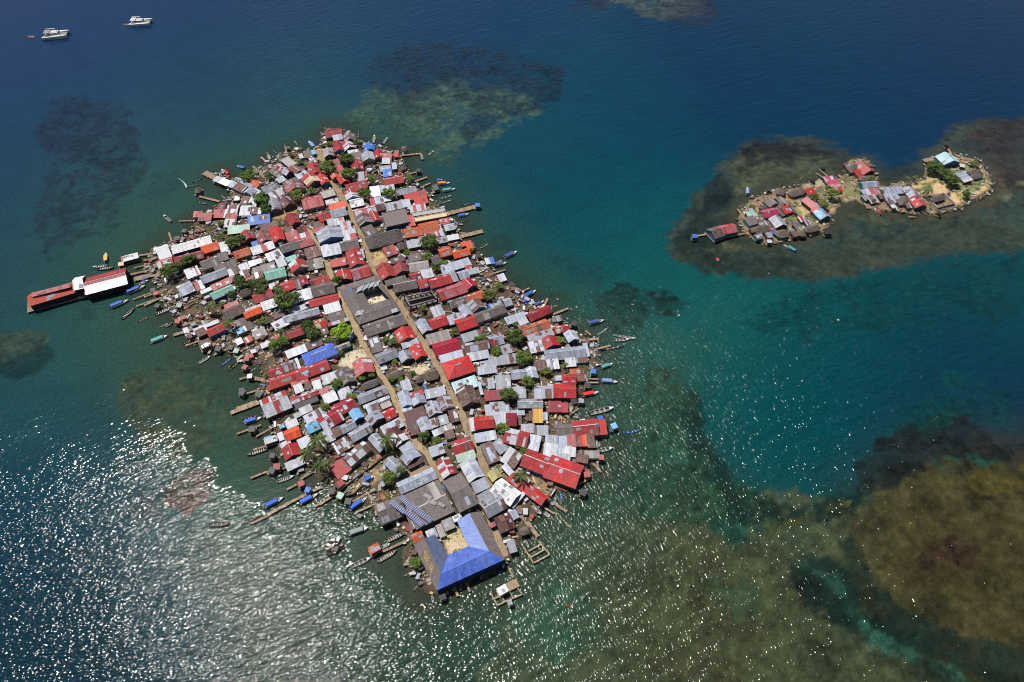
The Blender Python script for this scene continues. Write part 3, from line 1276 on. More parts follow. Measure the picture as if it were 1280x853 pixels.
# ---------------------------------------------------------------- the sea
WATER_TONES = [(-80,-60,28,58,104),(50,20,28,57,102),(300,30,22,54,98),(600,30,16,58,98),(900,60,8,54,90),(1200,50,10,48,88),(1400,0,10,46,88),(1000,130,4,58,90),(50,150,24,62,98),
 (250,120,22,62,98),(420,150,26,76,100),(520,60,20,62,96),(720,150,6,70,94),(820,210,4,64,90),(650,230,6,74,94),(740,300,8,86,94),(150,250,48,88,86),(210,330,58,90,74),(120,330,50,88,78),(230,230,44,86,86),(290,195,46,86,82),(60,380,38,82,80),(330,130,30,72,94),(30,280,24,66,90),(100,430,44,88,80),
 (40,350,30,72,84),(230,420,58,76,64),(240,500,52,74,64),(60,500,24,78,86),(110,560,14,64,80),(20,640,14,58,78),(310,560,36,78,66),(200,740,26,62,70),(60,800,16,52,66),(400,690,54,68,52),(360,780,44,62,56),(520,800,46,62,54),(700,690,52,66,44),
 (680,790,50,76,62),(850,800,60,62,42),(960,560,0,82,84),(990,470,2,72,82),(1100,470,2,60,80),(1220,440,2,46,76),(1270,340,6,84,84),(1100,390,6,86,86),(870,380,20,98,92),(820,330,16,94,94),(940,420,10,90,90),(1180,400,2,66,82),(800,470,22,78,70),(700,360,18,80,80),
 (650,290,8,72,84),(620,180,28,80,94),(880,700,66,66,42),(1200,650,72,62,30),(1250,800,58,56,28),(1100,740,24,48,40),(760,600,42,72,52),(1020,120,4,56,88),(1150,120,6,54,88),(1270,110,8,50,84),(560,230,24,72,86),(340,170,42,84,86)]
# (outline, colour, softness, cover, edge roughness, breakup 0..1, breakup scale m)
REEF = [
 ([(52,160),(70,132),(110,120),(150,132),(178,160),(172,196),(140,215),(98,206),(60,192)], (34,46,64), 10, .66, 26, .45, 9),
 ([(60,230),(130,200),(180,210),(160,265),(100,305),(40,335),(44,285)], (40,54,66), 10, .55, 26, .7, 7),
 ([(180,205),(230,215),(220,260),(180,270)], (42,62,74), 10, .35, 20, .7, 8),
 ([(420,150),(470,112),(560,98),(635,112),(668,136),(620,166),(570,196),(520,206),(462,186)], (78,104,90), 12, .88, 20, .42, 10),
 ([(440,92),(480,62),(560,54),(650,64),(704,92),(695,126),(640,142),(600,132),(560,116),(530,126),(465,122)], (36,52,66), 9, .66, 22, .5, 9),
 ([(455,130),(520,120),(560,135),(545,160),(490,155)], (58,72,62), 8, .6, 18, .8, 6),
 ([(575,165),(600,140),(640,140),(610,160),(585,178)], (14,40,62), 6, .6, 8, .2, 8),
 ([(715,-20),(890,-20),(880,14),(845,22),(800,20)], (82,98,94), 9, .85, 14, .4, 12),
 ([(830,5),(880,0),(900,18),(870,32),(840,24)], (46,46,58), 7, .6, 14, .4, 10), ([(720,0),(760,2),(750,14),(715,10)], (46,46,58), 7, .6, 14, .4, 10),
 ([(838,300),(852,262),(886,225),(905,198),(930,178),(990,170),(1060,188),(1100,212),(1155,210),(1180,165),(1230,148),(1490,138),(1490,312),(1250,314),(1150,328),(1060,346),(980,352),(900,342),(850,325)], (66,74,60), 12, .85, 12, .12, 14),
 ([(918,210),(945,188),(1000,186),(1045,200),(1024,226),(962,242),(922,242)], (88,94,70), 9, .8, 12, .35, 8),
 ([(926,186),(950,174),(1012,178),(1056,196),(1020,200),(975,200),(935,206)], (44,42,48), 6, .75, 14, .5, 8),
 ([(882,232),(900,220),(916,236),(908,264),(884,264)], (24,40,44), 6, .75, 8, .1, 8),
 ([(842,300),(868,268),(925,276),(930,320),(1000,330),(960,345),(880,335),(850,322)], (32,42,40), 9, .65, 12, .15, 9),
 ([(1038,205),(1062,200),(1064,212),(1042,214)], (14,30,44), 4, .8, 6, 0, 8),
 ([(1100,212),(1130,206),(1155,215),(1140,228),(1105,232)], (34,48,52), 5, .7, 8, .1, 8),
 ([(1188,172),(1240,150),(1490,140),(1490,256),(1265,244),(1246,216),(1224,196)], (64,54,50), 10, .8, 16, .35, 12),
 ([(1000,335),(1080,300),(1200,286),(1490,278),(1490,306),(1150,322),(1050,342)], (68,76,62), 10, .6, 14, .3, 12),
 ([(1222,200),(1250,215),(1262,240),(1240,258),(1205,264),(1230,245),(1240,226)], (104,84,66), 5, .8, 8, .2, 8),
 ([(1060,268),(1098,268),(1128,276),(1110,284),(1070,276)], (112,122,92), 4, .6, 10, .6, 6), ([(1168,262),(1200,262),(1192,276),(1160,276)], (96,98,72), 5, .7, 9, .5, 6),
 ([(1250,238),(1264,242),(1258,250),(1248,246)], (110,118,92), 3, .7, 6, .2, 6), ([(1268,225),(1290,226),(1290,236),(1270,232)], (110,114,92), 3, .7, 6, .2, 6),
 ([(884,314),(905,302),(940,305),(936,316),(900,320)], (104,108,76), 4, .7, 9, .5, 6), ([(1036,262),(1068,254),(1080,262),(1050,276),(1032,282)], (72,74,58), 5, .7, 8, .4, 6),
 ([(742,372),(770,354),(800,362),(835,364),(854,380),(842,396),(816,400),(804,422),(770,424),(748,402)], (22,48,48), 5, .85, 14, .42, 5),
 ([(690,320),(740,330),(760,350),(720,360)], (12,66,74), 8, .5, 14, .5, 9), ([(605,300),(632,292),(646,304),(640,318),(612,316)], (6,48,66), 5, .7, 6, 0, 8), ([(760,483),(785,488),(788,506),(765,508)], (8,50,58), 5, .75, 6, 0, 8), ([(686,364),(708,366),(712,376),(690,376)], (8,50,58), 4, .7, 5, 0, 8),
 ([(920,405),(1000,368),(1080,348),(1200,326),(1490,318),(1490,360),(1100,410),(980,432)], (12,70,68), 12, .5, 22, .6, 9),
 ([(1070,604),(1088,560),(1130,528),(1180,512),(1235,528),(1290,560),(1240,588),(1160,600),(1090,620)], (34,40,36), 9, .88, 20, .32, 7),
 ([(1110,540),(1180,470),(1260,500),(1290,540),(1200,520)], (8,74,70), 12, .5, 20, .6, 9), ([(1155,575),(1190,572),(1260,580),(1200,590),(1150,590)], (40,98,80), 6, .6, 12, .7, 6),
 ([(1096,606),(1160,585),(1490,572),(1490,920),(1210,822),(1150,792),(1080,752),(1068,690),(1058,650)], (78,74,45), 12, .9, 14, .15, 12),
 ([(580,920),(640,770),(690,720),(700,650),(770,648),(880,652),(950,626),(1040,628),(1100,612),(1072,650),(1062,705),(1000,712),(980,732),(1080,792),(1210,870),(1200,920)], (80,88,60), 14, .8, 18, .22, 12),
 ([(1046,672),(1066,662),(1080,690),(1092,728),(1120,752),(1160,776),(1210,796),(1490,834),(1490,890),(1240,856),(1180,830),(1120,806),(1085,780),(1062,742),(1050,705)], (24,48,42), 9, .72, 8, .1, 9),
 ([(985,704),(1005,699),(1030,711),(1050,720),(1062,748),(1078,768),(1092,788),(1122,806),(1152,816),(1200,842),(1230,870),(1190,848),(1140,830),(1104,814),(1076,792),(1060,770),(1046,750),(1028,730),(1003,717)], (54,104,86), 5, .58, 7, .55, 5),
 ([(992,714),(1030,726),(1056,756),(1080,796),(1050,788),(1020,760)], (26,46,40), 6, .7, 12, .45, 5), ([(1100,815),(1160,825),(1210,860),(1150,850)], (28,40,34), 8, .6, 14, .5, 6),
 ([(1120,670),(1180,650),(1240,662),(1250,700),(1220,740),(1150,740),(1110,710)], (72,64,38), 14, .6, 14, .2, 10), ([(1144,700),(1166,676),(1200,670),(1226,690),(1216,712),(1180,716),(1150,712)], (68,52,36), 2, .9, 5, .3, 3), ([(1150,704),(1168,702),(1166,714),(1150,714)], (38,32,24), 3, .75, 6, .2, 4), ([(1180,680),(1205,676),(1218,694),(1196,708)], (44,36,26), 2, .8, 8, .55, 3),
 ([(1160,598),(1260,590),(1300,610),(1240,616)], (96,88,40), 6, .5, 12, .6, 7), ([(1250,600),(1280,596),(1280,612),(1250,610)], (52,42,22), 4, .5, 8, .5, 6),
 ([(770,470),(830,455),(872,490),(884,570),(905,605),(990,642),(1040,640),(990,660),(900,676),(800,650),(762,606),(752,560),(780,530)], (48,80,56), 12, .8, 20, .5, 5),
 ([(820,540),(850,548),(862,580),(830,570)], (62,116,84), 6, .6, 10, .6, 5), ([(880,640),(930,652),(960,660),(940,680),(890,665)], (20,76,68), 8, .6, 12, .5, 6),
 ([(855,468),(880,500),(894,560),(922,608),(1000,636),(1080,612),(1085,628),(1000,656),(915,644),(868,594),(848,530)], (16,40,38), 6, .68, 12, .4, 6),
 ([(930,668),(1000,644),(1050,626),(1100,610),(1098,620),(1050,636),(990,658),(940,684)], (98,100,56), 4, .55, 7, .45, 6),
 ([(155,480),(215,445),(262,466),(295,520),(285,565),(220,575),(165,545)], (74,82,56), 12, .78, 20, .5, 6),
 ([(200,610),(235,584),(264,592),(260,622),(232,642),(205,634)], (72,40,31), 7, .9, 9, .2, 5), ([(150,610),(200,630),(210,660),(160,650)], (26,40,44), 9, .5, 16, .4, 8),
 ([(-60,425),(30,410),(66,424),(34,456),(-60,470)], (70,84,66), 7, .75, 8, .2, 8), ([(-60,450),(20,448),(60,428),(66,440),(40,468),(-60,480)], (20,50,54), 6, .7, 8, .1, 8),
 ([(100,384),(118,384),(120,400),(98,400)], (28,58,60), 6, .5, 6, 0, 8),
 ([(500,690),(522,690),(556,742),(545,766),(515,758),(498,720)], (96,74,44), 6, .85, 8, .25, 4), ([(470,680),(505,688),(510,740),(470,745),(445,700)], (56,66,38), 8, .6, 8, .1, 5), ([(490,696),(504,706),(512,736),(500,732)], (18,24,18), 4, .75, 6, .3, 4),
 ([(632,770),(715,735),(750,790),(700,840),(640,815)], (50,98,76), 14, .5, 16, .3, 8), ([(880,720),(960,730),(990,760),(920,770)], (44,84,58), 12, .4, 14, .4, 7),
 ([(860,700),(890,690),(900,715),(872,730)], (64,58,42), 10, .5, 8, .2, 6),
 ([(610,300),(640,330),(700,360),(740,400),(760,440),(740,470),(700,440),(640,380)], (26,74,66), 14, .4, 16, .4, 7)]
CALM = [(270,462,110,80),(300,545,70,52),(330,600,70,40),(520,705,40,40),(640,345,30,14),(480,690,50,26)]   # sheltered from the wind: lee of the island

def axis(a, b, step, far, grow=1.35):
    v = list(np.arange(a, b + step / 2, step)); s = step
    lo = []; x = a
    while x > -far: s *= grow; x -= s; lo.append(x)
    hi = []; x = v[-1]; s = step
    while x < far: s *= grow; x += s; hi.append(x)
    return np.array(lo[::-1] + v + hi)
def build_sea():
    xs = axis(-500, 500, 1.25, 6000); ys = axis(55, 680, 1.25, 6000)
    ys = ys[ys > -300]
    X, Y = np.meshgrid(xs, ys); P = np.stack([X.ravel(), Y.ravel()], 1)
    dep = P[:, 1] * CP + H * SP; v = P[:, 1] * SP - H * CP
    px = np.clip(640 + FOC * P[:, 0] / dep, -400, 1700); py = np.clip(426.5 - FOC * v / dep, -150, 1200)
    Q = np.stack([px, py], 1)
    wn = fbm(P[:, 0] / 60, P[:, 1] / 60, 4); wn2 = fbm(P[:, 0] / 60 + 40, P[:, 1] / 60 + 90, 4)
    qx = px + (wn - .5) * 70; qy = py + (wn2 - .5) * 50
    T = np.array(WATER_TONES, float); tc = np.array([lin(t[2:]) for t in WATER_TONES])
    num = np.zeros((len(P), 3)); den = np.zeros(len(P))
    for i, t in enumerate(T):
        d2 = (qx - t[0]) ** 2 + (qy - t[1]) ** 2; w = np.exp(-d2 / (2 * 68 ** 2)) + 2.0 / (d2 + 4000)
        num += w[:, None] * tc[i]; den += w
    C = num / den[:, None]
    mot = fbm(P[:, 0] / 9, P[:, 1] / 9, 4)
    C *= (1 + (mot - .5) * .25)[:, None]
    rough = np.zeros(len(P))
    for k, (poly, col, soft, cover, amp, brk, bs) in enumerate(REEF):
        a = np.array(poly, float); lo = a.min(0) - 45; hi = a.max(0) + 45
        s = (px > lo[0]) & (px < hi[0]) & (py > lo[1]) & (py < hi[1])
        if not s.any(): continue
        q = Q[s]; p = P[s]; pers = np.clip(300 / dep[s], .5, 1.2)
        n1 = fbm(p[:, 0] / 26 + k * 7.7, p[:, 1] / 26 + k * 3.1, 6); n1b = fbm(p[:, 0] / 7 + k * 2.7, p[:, 1] / 7 + k, 4)
        d = sdist(q, poly) + ((n1 - .5) * amp * 2.4 + (n1b - .5) * (amp * 1.5 + soft * .5) + (fbm(p[:, 0] / 2.8 + k, p[:, 1] / 2.8 + 7, 2) - .5) * (amp * .5 + soft * .5)) * pers
        m = sstep(soft * .5, -soft * .5, d)
        n2 = fbm(p[:, 0] / (bs * .8) + k * 3.3, p[:, 1] / bs + 51 + k, 5)
        b = 1 - min(1, brk * 1.25) * sstep(.54, .45, n2 + np.clip(-d / 80, -.10, .07))
        w = (m * b * cover)
        n3 = fbm(p[:, 0] / 2.6 + k, p[:, 1] / 2.6, 3); n4 = fbm(p[:, 0] / 13 + k, p[:, 1] / 13 + 30, 4)
        c = np.array(lin(col)) * np.clip(1 + (n3 - .5) * 1.5 + (n4 - .5) * 1.1, .25, 2.2)[:, None]
        C[s] = C[s] * (1 - w[:, None]) + c * w[:, None]
        rough[s] = np.maximum(rough[s], w * min(1, brk * 1.7 + .12))
    for W, c, reach, top in ((SHORE_W, (52, 88, 72), 64, .6), (SHORE_W, (58, 66, 50), 22, .75), (ISLET_W, (78, 78, 60), 14, .75)):       # shallows hugging the shore
        Wd = np.array(W); lo = Wd.min(0) - 90; hi = Wd.max(0) + 90
        s = (P[:, 0] > lo[0]) & (P[:, 0] < hi[0]) & (P[:, 1] > lo[1]) & (P[:, 1] < hi[1])
        p = P[s]; d = sdist(p, W) + (fbm(p[:, 0] / 7, p[:, 1] / 7, 4) - .5) * 16
        w = sstep(reach, 0, d) * top
        C[s] = C[s] * (1 - w[:, None]) + np.array(lin(c)) * w[:, None]
    calm = np.ones(len(P))
    for cx, cy, rx, ry in CALM:
        d = np.sqrt(((px - cx) / rx) ** 2 + ((py - cy) / ry) ** 2) + (wn - .5) * .5 + (fbm(P[:, 0] / 16, P[:, 1] / 16, 5) - .5) * .6 + (fbm(P[:, 0] / 5, P[:, 1] / 4 + 33, 3) - .5) * .75
        calm = np.minimum(calm, .10 + .90 * sstep(.93, 1.05, d))
    west = sstep(350, 240, px + (wn2 - .5) * 80)
    calm *= 1 - west * (1 - (.16 + .84 * sstep(465, 640, py + (wn - .5) * 110 + (fbm(P[:, 0] / 16, P[:, 1] / 16 + 9, 4) - .5) * 90)))
    calm *= .5 + .5 * sstep(330, 470, py + (wn - .5) * 60 + np.clip(px - 640, 0, 400) * .25)
    nx, ny = len(xs), len(ys)
    me = bpy.data.meshes.new('sea')
    co = np.zeros((len(P), 3), 'f'); co[:, :2] = P
    I = np.arange(nx * ny).reshape(ny, nx)
    quads = np.stack([I[:-1, :-1], I[:-1, 1:], I[1:, 1:], I[1:, :-1]], -1).reshape(-1, 4)
    me.vertices.add(len(P)); me.vertices.foreach_set('co', co.ravel())
    me.loops.add(quads.size); me.loops.foreach_set('vertex_index', quads.ravel().astype('i'))
    me.polygons.add(len(quads)); me.polygons.foreach_set('loop_start', np.arange(0, quads.size, 4, dtype='i'))
    me.polygons.foreach_set('loop_total', np.full(len(quads), 4, 'i'))
    me.update(calc_edges=True)
    a = me.attributes.new('bottom', 'FLOAT_COLOR', 'POINT'); c4 = np.ones((len(P), 4), 'f'); c4[:, :3] = np.clip(C, 0, 1); a.data.foreach_set('color', c4.ravel())
    a = me.attributes.new('breeze', 'FLOAT', 'POINT'); a.data.foreach_set('value', calm.astype('f'))
    a = me.attributes.new('coral', 'FLOAT', 'POINT'); a.data.foreach_set('value', rough.astype('f'))
    w = NT('sea_water')
    at_ = w.n('ShaderNodeAttribute', attribute_name='bottom'); br = w.n('ShaderNodeAttribute', attribute_name='breeze')
    geo = w.n('ShaderNodeNewGeometry')
    g = w.n('ShaderNodeTexNoise', Scale=.6, Detail=6.0, Roughness=.75); w.l(geo.outputs['Position'], g.inputs['Vector'])
    mr = w.n('ShaderNodeMapRange'); mr.inputs[1].default_value = .3; mr.inputs[2].default_value = .7; mr.inputs[3].default_value = WK * .66; mr.inputs[4].default_value = WK * 1.36
    w.l(g.outputs[0], mr.inputs[0]); cc = w.n('ShaderNodeCombineColor')
    for i in range(3): w.l(mr.outputs[0], cc.inputs[i])
    body = w.mixc(1.0, at_.outputs['Color'], cc.outputs[0], 'MULTIPLY')
    cor = w.n('ShaderNodeAttribute', attribute_name='coral')
    for scale, lo, hi, amt, col, mode in ((.30, .50, .555, .62, (.34, .36, .40), 'MULTIPLY'), (.75, .54, .60, .5, (.42, .42, .44), 'MULTIPLY'), (.17, .56, .64, .5, (1.75, 1.8, 1.55), 'MULTIPLY')):
        n_ = w.n('ShaderNodeTexNoise', Scale=scale, Detail=5.0, Roughness=.62, Distortion=.4); w.l(geo.outputs['Position'], n_.inputs['Vector'])
        m_ = w.n('ShaderNodeMapRange'); m_.inputs[1].default_value = lo; m_.inputs[2].default_value = hi; m_.inputs[4].default_value = amt; w.l(n_.outputs[0], m_.inputs[0])
        k_ = w.n('ShaderNodeMath', operation='MULTIPLY'); w.l(m_.outputs[0], k_.inputs[0]); w.l(cor.outputs['Fac'], k_.inputs[1])
        body = w.mixc(k_.outputs[0], body, w.mixc(1.0, body, col, mode))
    w.l(body, w.p.inputs['Base Color'])
    w.p.inputs['Roughness'].default_value = .115; w.p.inputs['Specular IOR Level'].default_value = .36; w.p.inputs['IOR'].default_value = 1.33
    def waves(rot, sx, sy, scale, det, dist=0.0):
        mp = w.n('ShaderNodeMapping'); mp.vector_type = 'TEXTURE'; mp.inputs['Rotation'].default_value = (0, 0, math.radians(rot)); mp.inputs['Scale'].default_value = (sx, sy, 1)
        w.l(geo.outputs['Position'], mp.inputs['Vector'])
        n = w.n('ShaderNodeTexNoise', Scale=scale, Detail=det, Roughness=.55, Distortion=dist); w.l(mp.outputs[0], n.inputs['Vector']); return n.outputs[0]
    sx = w.n('ShaderNodeSeparateXYZ'); w.l(geo.outputs['Position'], sx.inputs[0])
    east = w.n('ShaderNodeMapRange'); east.inputs[1].default_value = -25; east.inputs[2].default_value = 15; w.l(sx.outputs[0], east.inputs[0])
    def swell(ra, rb, st, scale, det):                              # the wind bends round the island: two crest directions
        nd = w.n('ShaderNodeMix'); w.l(east.outputs[0], nd.inputs[0]); w.l(waves(ra, st, 1.0, scale, det), nd.inputs[2]); w.l(waves(rb, st, 1.0, scale * 1.1, det), nd.inputs[3]); return nd.outputs[0]
    last = None
    for (o, dist_) in ((waves(27, 3.2, 1.0, .24, 1.0, .3), WAVE[0]), (swell(30, -52, 2.4, .85, .6), WAVE[1]), (swell(22, -60, 1.9, 1.75, 0.0), WAVE[2])):
        b = w.n('ShaderNodeBump', Distance=dist_); w.l(br.outputs['Fac'], b.inputs['Strength']); w.l(o, b.inputs['Height'])
        if last is not None: w.l(last.outputs[0], b.inputs['Normal'])
        last = b
    w.l(last.outputs[0], w.p.inputs['Normal'])
    me.materials.append(w.m)
    o = link(bpy.data.objects.new('sea', me)); o['kind'] = 'structure'; o['label'] = 'blue green lagoon with dark reefs and olive shallows around two islands'
WK = .57; WAVE = (.72, .38, .19)
build_sea()

# ---------------------------------------------------------------- the two islands
def ground_sheet(name, W, colour, label, step=1.2, islet=False):
    a = np.array(W); lo = a.min(0) - 8; hi = a.max(0) + 8
    xs = np.arange(lo[0], hi[0], step); ys = np.arange(lo[1], hi[1], step)
    X, Y = np.meshgrid(xs, ys); P = np.stack([X.ravel(), Y.ravel()], 1)
    d = sdist(P, W) + (fbm(P[:, 0] / 5, P[:, 1] / 5, 4) - .5) * 5
    z = -.6 + (GZ + .6) * sstep(2.2, -1.6, d)
    n = fbm(P[:, 0] / 6, P[:, 1] / 6, 5)[:, None]; n2 = fbm(P[:, 0] / 1.8 + 9, P[:, 1] / 1.8, 4)[:, None]
    c = np.array(lin(colour[0])) * (1 - n) + np.array(lin(colour[1])) * n
    c = c * (.6 + .8 * n2)
    px = 640 + FOC * P[:, 0] / (P[:, 1] * CP + H * SP); py = 426.5 - FOC * (P[:, 1] * SP - H * CP) / (P[:, 1] * CP + H * SP)
    Q = np.stack([px, py], 1)
    for poly, col, soft, amp in GROUND_PATCH:
        m = sstep(soft, -soft, sdist(Q, poly) + (n[:, 0] - .5) * amp)[:, None]
        c = c * (1 - m) + np.array(lin(col)) * (.75 + .5 * n2) * m
    wet = sstep(-2.5, 1.0, d)[:, None]; c = c * (1 - wet) + np.array(lin(colour[2])) * wet * (.6 + .8 * n2)
    I = np.arange(len(P)).reshape(len(ys), len(xs))
    q = np.stack([I[:-1, :-1], I[:-1, 1:], I[1:, 1:], I[1:, :-1]], -1).reshape(-1, 4)
    q = q[(d[q] < 5).any(1)]
    me = bpy.data.meshes.new(name); me.from_pydata(np.concatenate([P, z[:, None]], 1).tolist(), [], q.tolist())
    at_ = me.attributes.new('soil', 'FLOAT_COLOR', 'POINT'); c4 = np.ones((len(P), 4), 'f'); c4[:, :3] = c * .85; at_.data.foreach_set('color', c4.ravel())
    me.materials.append(SOIL); o = link(bpy.data.objects.new(name, me)); o['kind'] = 'structure'; o['label'] = label
_w = NT('island_soil'); _a = _w.n('ShaderNodeAttribute', attribute_name='soil'); _g = _w.n('ShaderNodeNewGeometry')
_n = _w.n('ShaderNodeTexNoise', Scale=1.7, Detail=6.0, Roughness=.7); _w.l(_g.outputs['Position'], _n.inputs['Vector'])
_m = _w.n('ShaderNodeMapRange'); _m.inputs[1].default_value = .3; _m.inputs[2].default_value = .7; _m.inputs[3].default_value = .6; _m.inputs[4].default_value = 1.35
_w.l(_n.outputs[0], _m.inputs[0]); _c = _w.n('ShaderNodeCombineColor')
for _i in range(3): _w.l(_m.outputs[0], _c.inputs[_i])
_w.l(_w.mixc(1.0, _a.outputs['Color'], _c.outputs[0], 'MULTIPLY'), _w.p.inputs['Base Color']); _w.p.inputs['Roughness'].default_value = .95; _w.p.inputs['Specular IOR Level'].default_value = .15
_b = _w.n('ShaderNodeBump', Strength=.7, Distance=.25); _w.l(_n.outputs[0], _b.inputs['Height']); _w.l(_b.outputs[0], _w.p.inputs['Normal'])
SOIL = _w.m
SAND = (206, 178, 132); GREENY = (112, 124, 66)
GROUND_PATCH = [
 ([(430,445),(455,437),(462,448),(440,462),(422,458)], (208,194,168), 2, 5), ([(454,358),(480,349),(494,374),(462,386)], (224,208,180), .6, 1), ([(510,462),(530,452),(540,462),(522,472)], (206,190,162), 1.5, 4),
 ([(466,316),(476,312),(484,326),(480,336),(470,336)], (200,168,120), 1.5, 3), ([(551,668),(574,663),(588,684),(562,696)], (204,184,150), 1, 2), ([(398,626),(440,600),(470,574),(490,560),(500,580),(470,606),(430,628)], (152,128,92), 3, 6),
 ([(610,578),(650,590),(700,612),(690,622),(640,606)], (150,128,100), 3, 6), ([(352,205),(372,200),(380,215),(360,222)], (132,132,84), 3, 6), ([(392,186),(402,186),(408,204),(400,206)], (176,154,112), 2, 3), ([(340,252),(372,258),(372,275),(340,275)], (168,140,100), 3, 8),
 ([(1046,246),(1056,234),(1075,232),(1092,236),(1080,248),(1060,250)], (122,128,84), 3, 7), ([(1020,226),(1040,232),(1040,250),(1028,252)], (130,126,92), 3, 8), ([(1150,225),(1170,216),(1180,208),(1200,206),(1232,220),(1228,238),(1206,246),(1180,238),(1150,240)], (122,132,82), 4, 8),
 ([(1164,232),(1178,228),(1190,236),(1180,244),(1162,243)], (206,176,136), 2.5, 5), ([(1186,244),(1202,240),(1206,252),(1188,260)], (206,176,132), 2, 4), ([(1140,232),(1170,220),(1172,224),(1150,236),(1126,240)], (200,172,126), 2, 4), ([(1216,244),(1232,228),(1238,236),(1224,248)], (196,172,132), 2, 4),
 ([(1038,262),(1056,250),(1074,247),(1076,253),(1052,262),(1036,272)], (206,182,148), 2, 5), ([(994,258),(1006,258),(1014,268),(1000,272)], (204,180,140), 1.5, 4), ([(1000,226),(1030,224),(1032,232),(1004,236)], (186,168,146), 2, 5), ([(985,270),(1000,262),(1002,272),(988,276)], (132,140,84), 2, 4)]
ground_sheet('island_ground', SHORE_W, ((66, 58, 48), (112, 94, 74), (84, 74, 60)), 'bare brown earth of the crowded main island')
ground_sheet('islet_ground', ISLET_W, ((128, 108, 86), (160, 138, 108), (104, 90, 70)), 'sandy ground of the small neighbouring islet', islet=True)
def lane(pts, width, name, label, z):
    P = [at(*p, GZ) for p in pts]; Q = []
    for a, b in zip(P, P[1:]):
        n = max(1, int((b - a).length / 2.0)); Q += [a.lerp(b, i / n) for i in range(n)]
    Q.append(P[-1]); mb = MB(); prev = None
    for i, p in enumerate(Q):
        d = (Q[min(i + 1, len(Q) - 1)] - Q[max(i - 1, 0)]).normalized(); s = Vector((-d.y, d.x, 0))
        l = p + s * width * (.5 + .34 * (R.random() - .5)); r = p - s * width * (.5 + .34 * (R.random() - .5)); l.z = r.z = z
        if prev: mb.poly([prev[0], prev[1], r, l], 0, R.uniform(.88, 1.08))
        prev = (l, r)
    o = mb.obj(name, M['sand']); o['kind'] = 'structure'; o['label'] = label
M['sand'] = weathered('lane_sand', (170, 148, 120), (.18, .13, .085), .5, .95, .4, fine=2.0, spec=.1)
for i, (pts, wd) in enumerate(LANES): lane(pts, wd, 'lane', ['long sandy main lane running the length of the island', 'narrower sandy lane parallel to the main lane', 'sandy spur joining the narrow lane to the boat yard', 'sandy alley beside the blue school', 'sandy forecourt of the long thatched hall'][i], GZ + .03 + .006 * i)
lane(ISLEPATH[0][0], ISLEPATH[0][1], 'path', 'pale footpath over the islet grass', GZ + .03)
# ---------------------------------------------------------------- houses
RECTS = []         # footprints, to keep litter and plants out of rooms
def inside_any(x, y, m=0.0):
    for cx, cy, ca, sa, l, w in RECTS:
        dx, dy = x - cx, y - cy
        if abs(dx * ca + dy * sa) < l / 2 + m and abs(-dx * sa + dy * ca) < w / 2 + m: return True
    return False
CNAME = {'r': 'faded red', 'R': 'bright red', 'c': 'crimson', 'x': 'magenta red', 'd': 'maroon', 'p': 'faded pink', 'P': 'magenta', 'o': 'orange', 't': 'terracotta', 'g': 'grey zinc', 'l': 'pale zinc', 'w': 'white', 'W': 'bright white', 'O': 'red-orange',
 'k': 'dull grey', 'n': 'rust brown', 'j': 'pale concrete grey', 'b': 'blue', 'B': 'sky blue', 'a': 'mint green', 'q': 'sage green', 'y': 'olive', 'Y': 'mustard yellow', 'h': 'brown thatch', 'e': 'beige', 'z': 'black', 'i': 'aqua white'}
C2 = {'l': 'zinc', 'g': 'grey', 'n': 'rust', 'w': 'white', 'r': 'red', 'c': 'crimson', 'p': 'pink', 'b': 'blue', 'B': 'sky blue', 'P': 'magenta', 'j': 'grey', 'k': 'grey', 'e': 'beige', 'x': 'crimson', 't': 'terracotta', 'R': 'red', 'o': 'orange'}

def roof_sheets(mb, a, b, c, d, n, two, rows=1, th=.07, odd=0):
    worn = R.uniform(.12, .30)
    """one slope a-b (upper edge) to d-c (lower edge), laid in n strips of sheet, with thickness"""
    a, b, c, d = map(Vector, (a, b, c, d)); nrm = (b - a).cross(d - a).normalized()
    if nrm.z < 0: nrm = -nrm
    run = 0; cur = 0
    for i in range(n):
        if two and run <= 0:
            cur = 1 if R.random() < two else 0; run = R.choice((1, 1, 2, 2, 3))
        run -= 1
        f0, f1 = i / n, (i + 1) / n
        for r in range(rows):
            g0, g1 = r / rows, (r + 1) / rows
            q = [a.lerp(b, f0).lerp(d.lerp(c, f0), g0), a.lerp(b, f1).lerp(d.lerp(c, f1), g0), a.lerp(b, f1).lerp(d.lerp(c, f1), g1), a.lerp(b, f0).lerp(d.lerp(c, f0), g1)]
            lift = nrm * (.012 if (i + r) % 2 else 0.0)
            mb.poly([p + lift for p in q], cur, 1 + R.uniform(-worn, worn * .55))
    if n > 3:                                                       # odd sheets laid over leaks
        for _ in range(R.choice((0, 0, 1, 1, 2, 3) if n < 14 else (1, 2, 3, 4))):
            f0 = R.uniform(.05, .8); f1 = min(.97, f0 + R.uniform(.8, 2.2) / max(3, n)); g0 = R.uniform(.05, .6); g1 = min(.96, g0 + R.uniform(.2, .5)); lf = nrm * (.03 + .008 * _)
            mb.poly([a.lerp(b, f).lerp(d.lerp(c, f), g) + lf for f, g in ((f0, g0), (f1, g0), (f1, g1), (f0, g1))], odd, R.uniform(.75, 1.1))
    lo = [p - nrm * th for p in (a, b, c, d)]
    mb.poly([lo[3], lo[2], lo[1], lo[0]], 0, .7)
    for p, q, p2, q2 in ((a, b, lo[0], lo[1]), (b, c, lo[1], lo[2]), (c, d, lo[2], lo[3]), (d, a, lo[3], lo[0])): mb.poly([p, q, q2, p2], 0, .9)

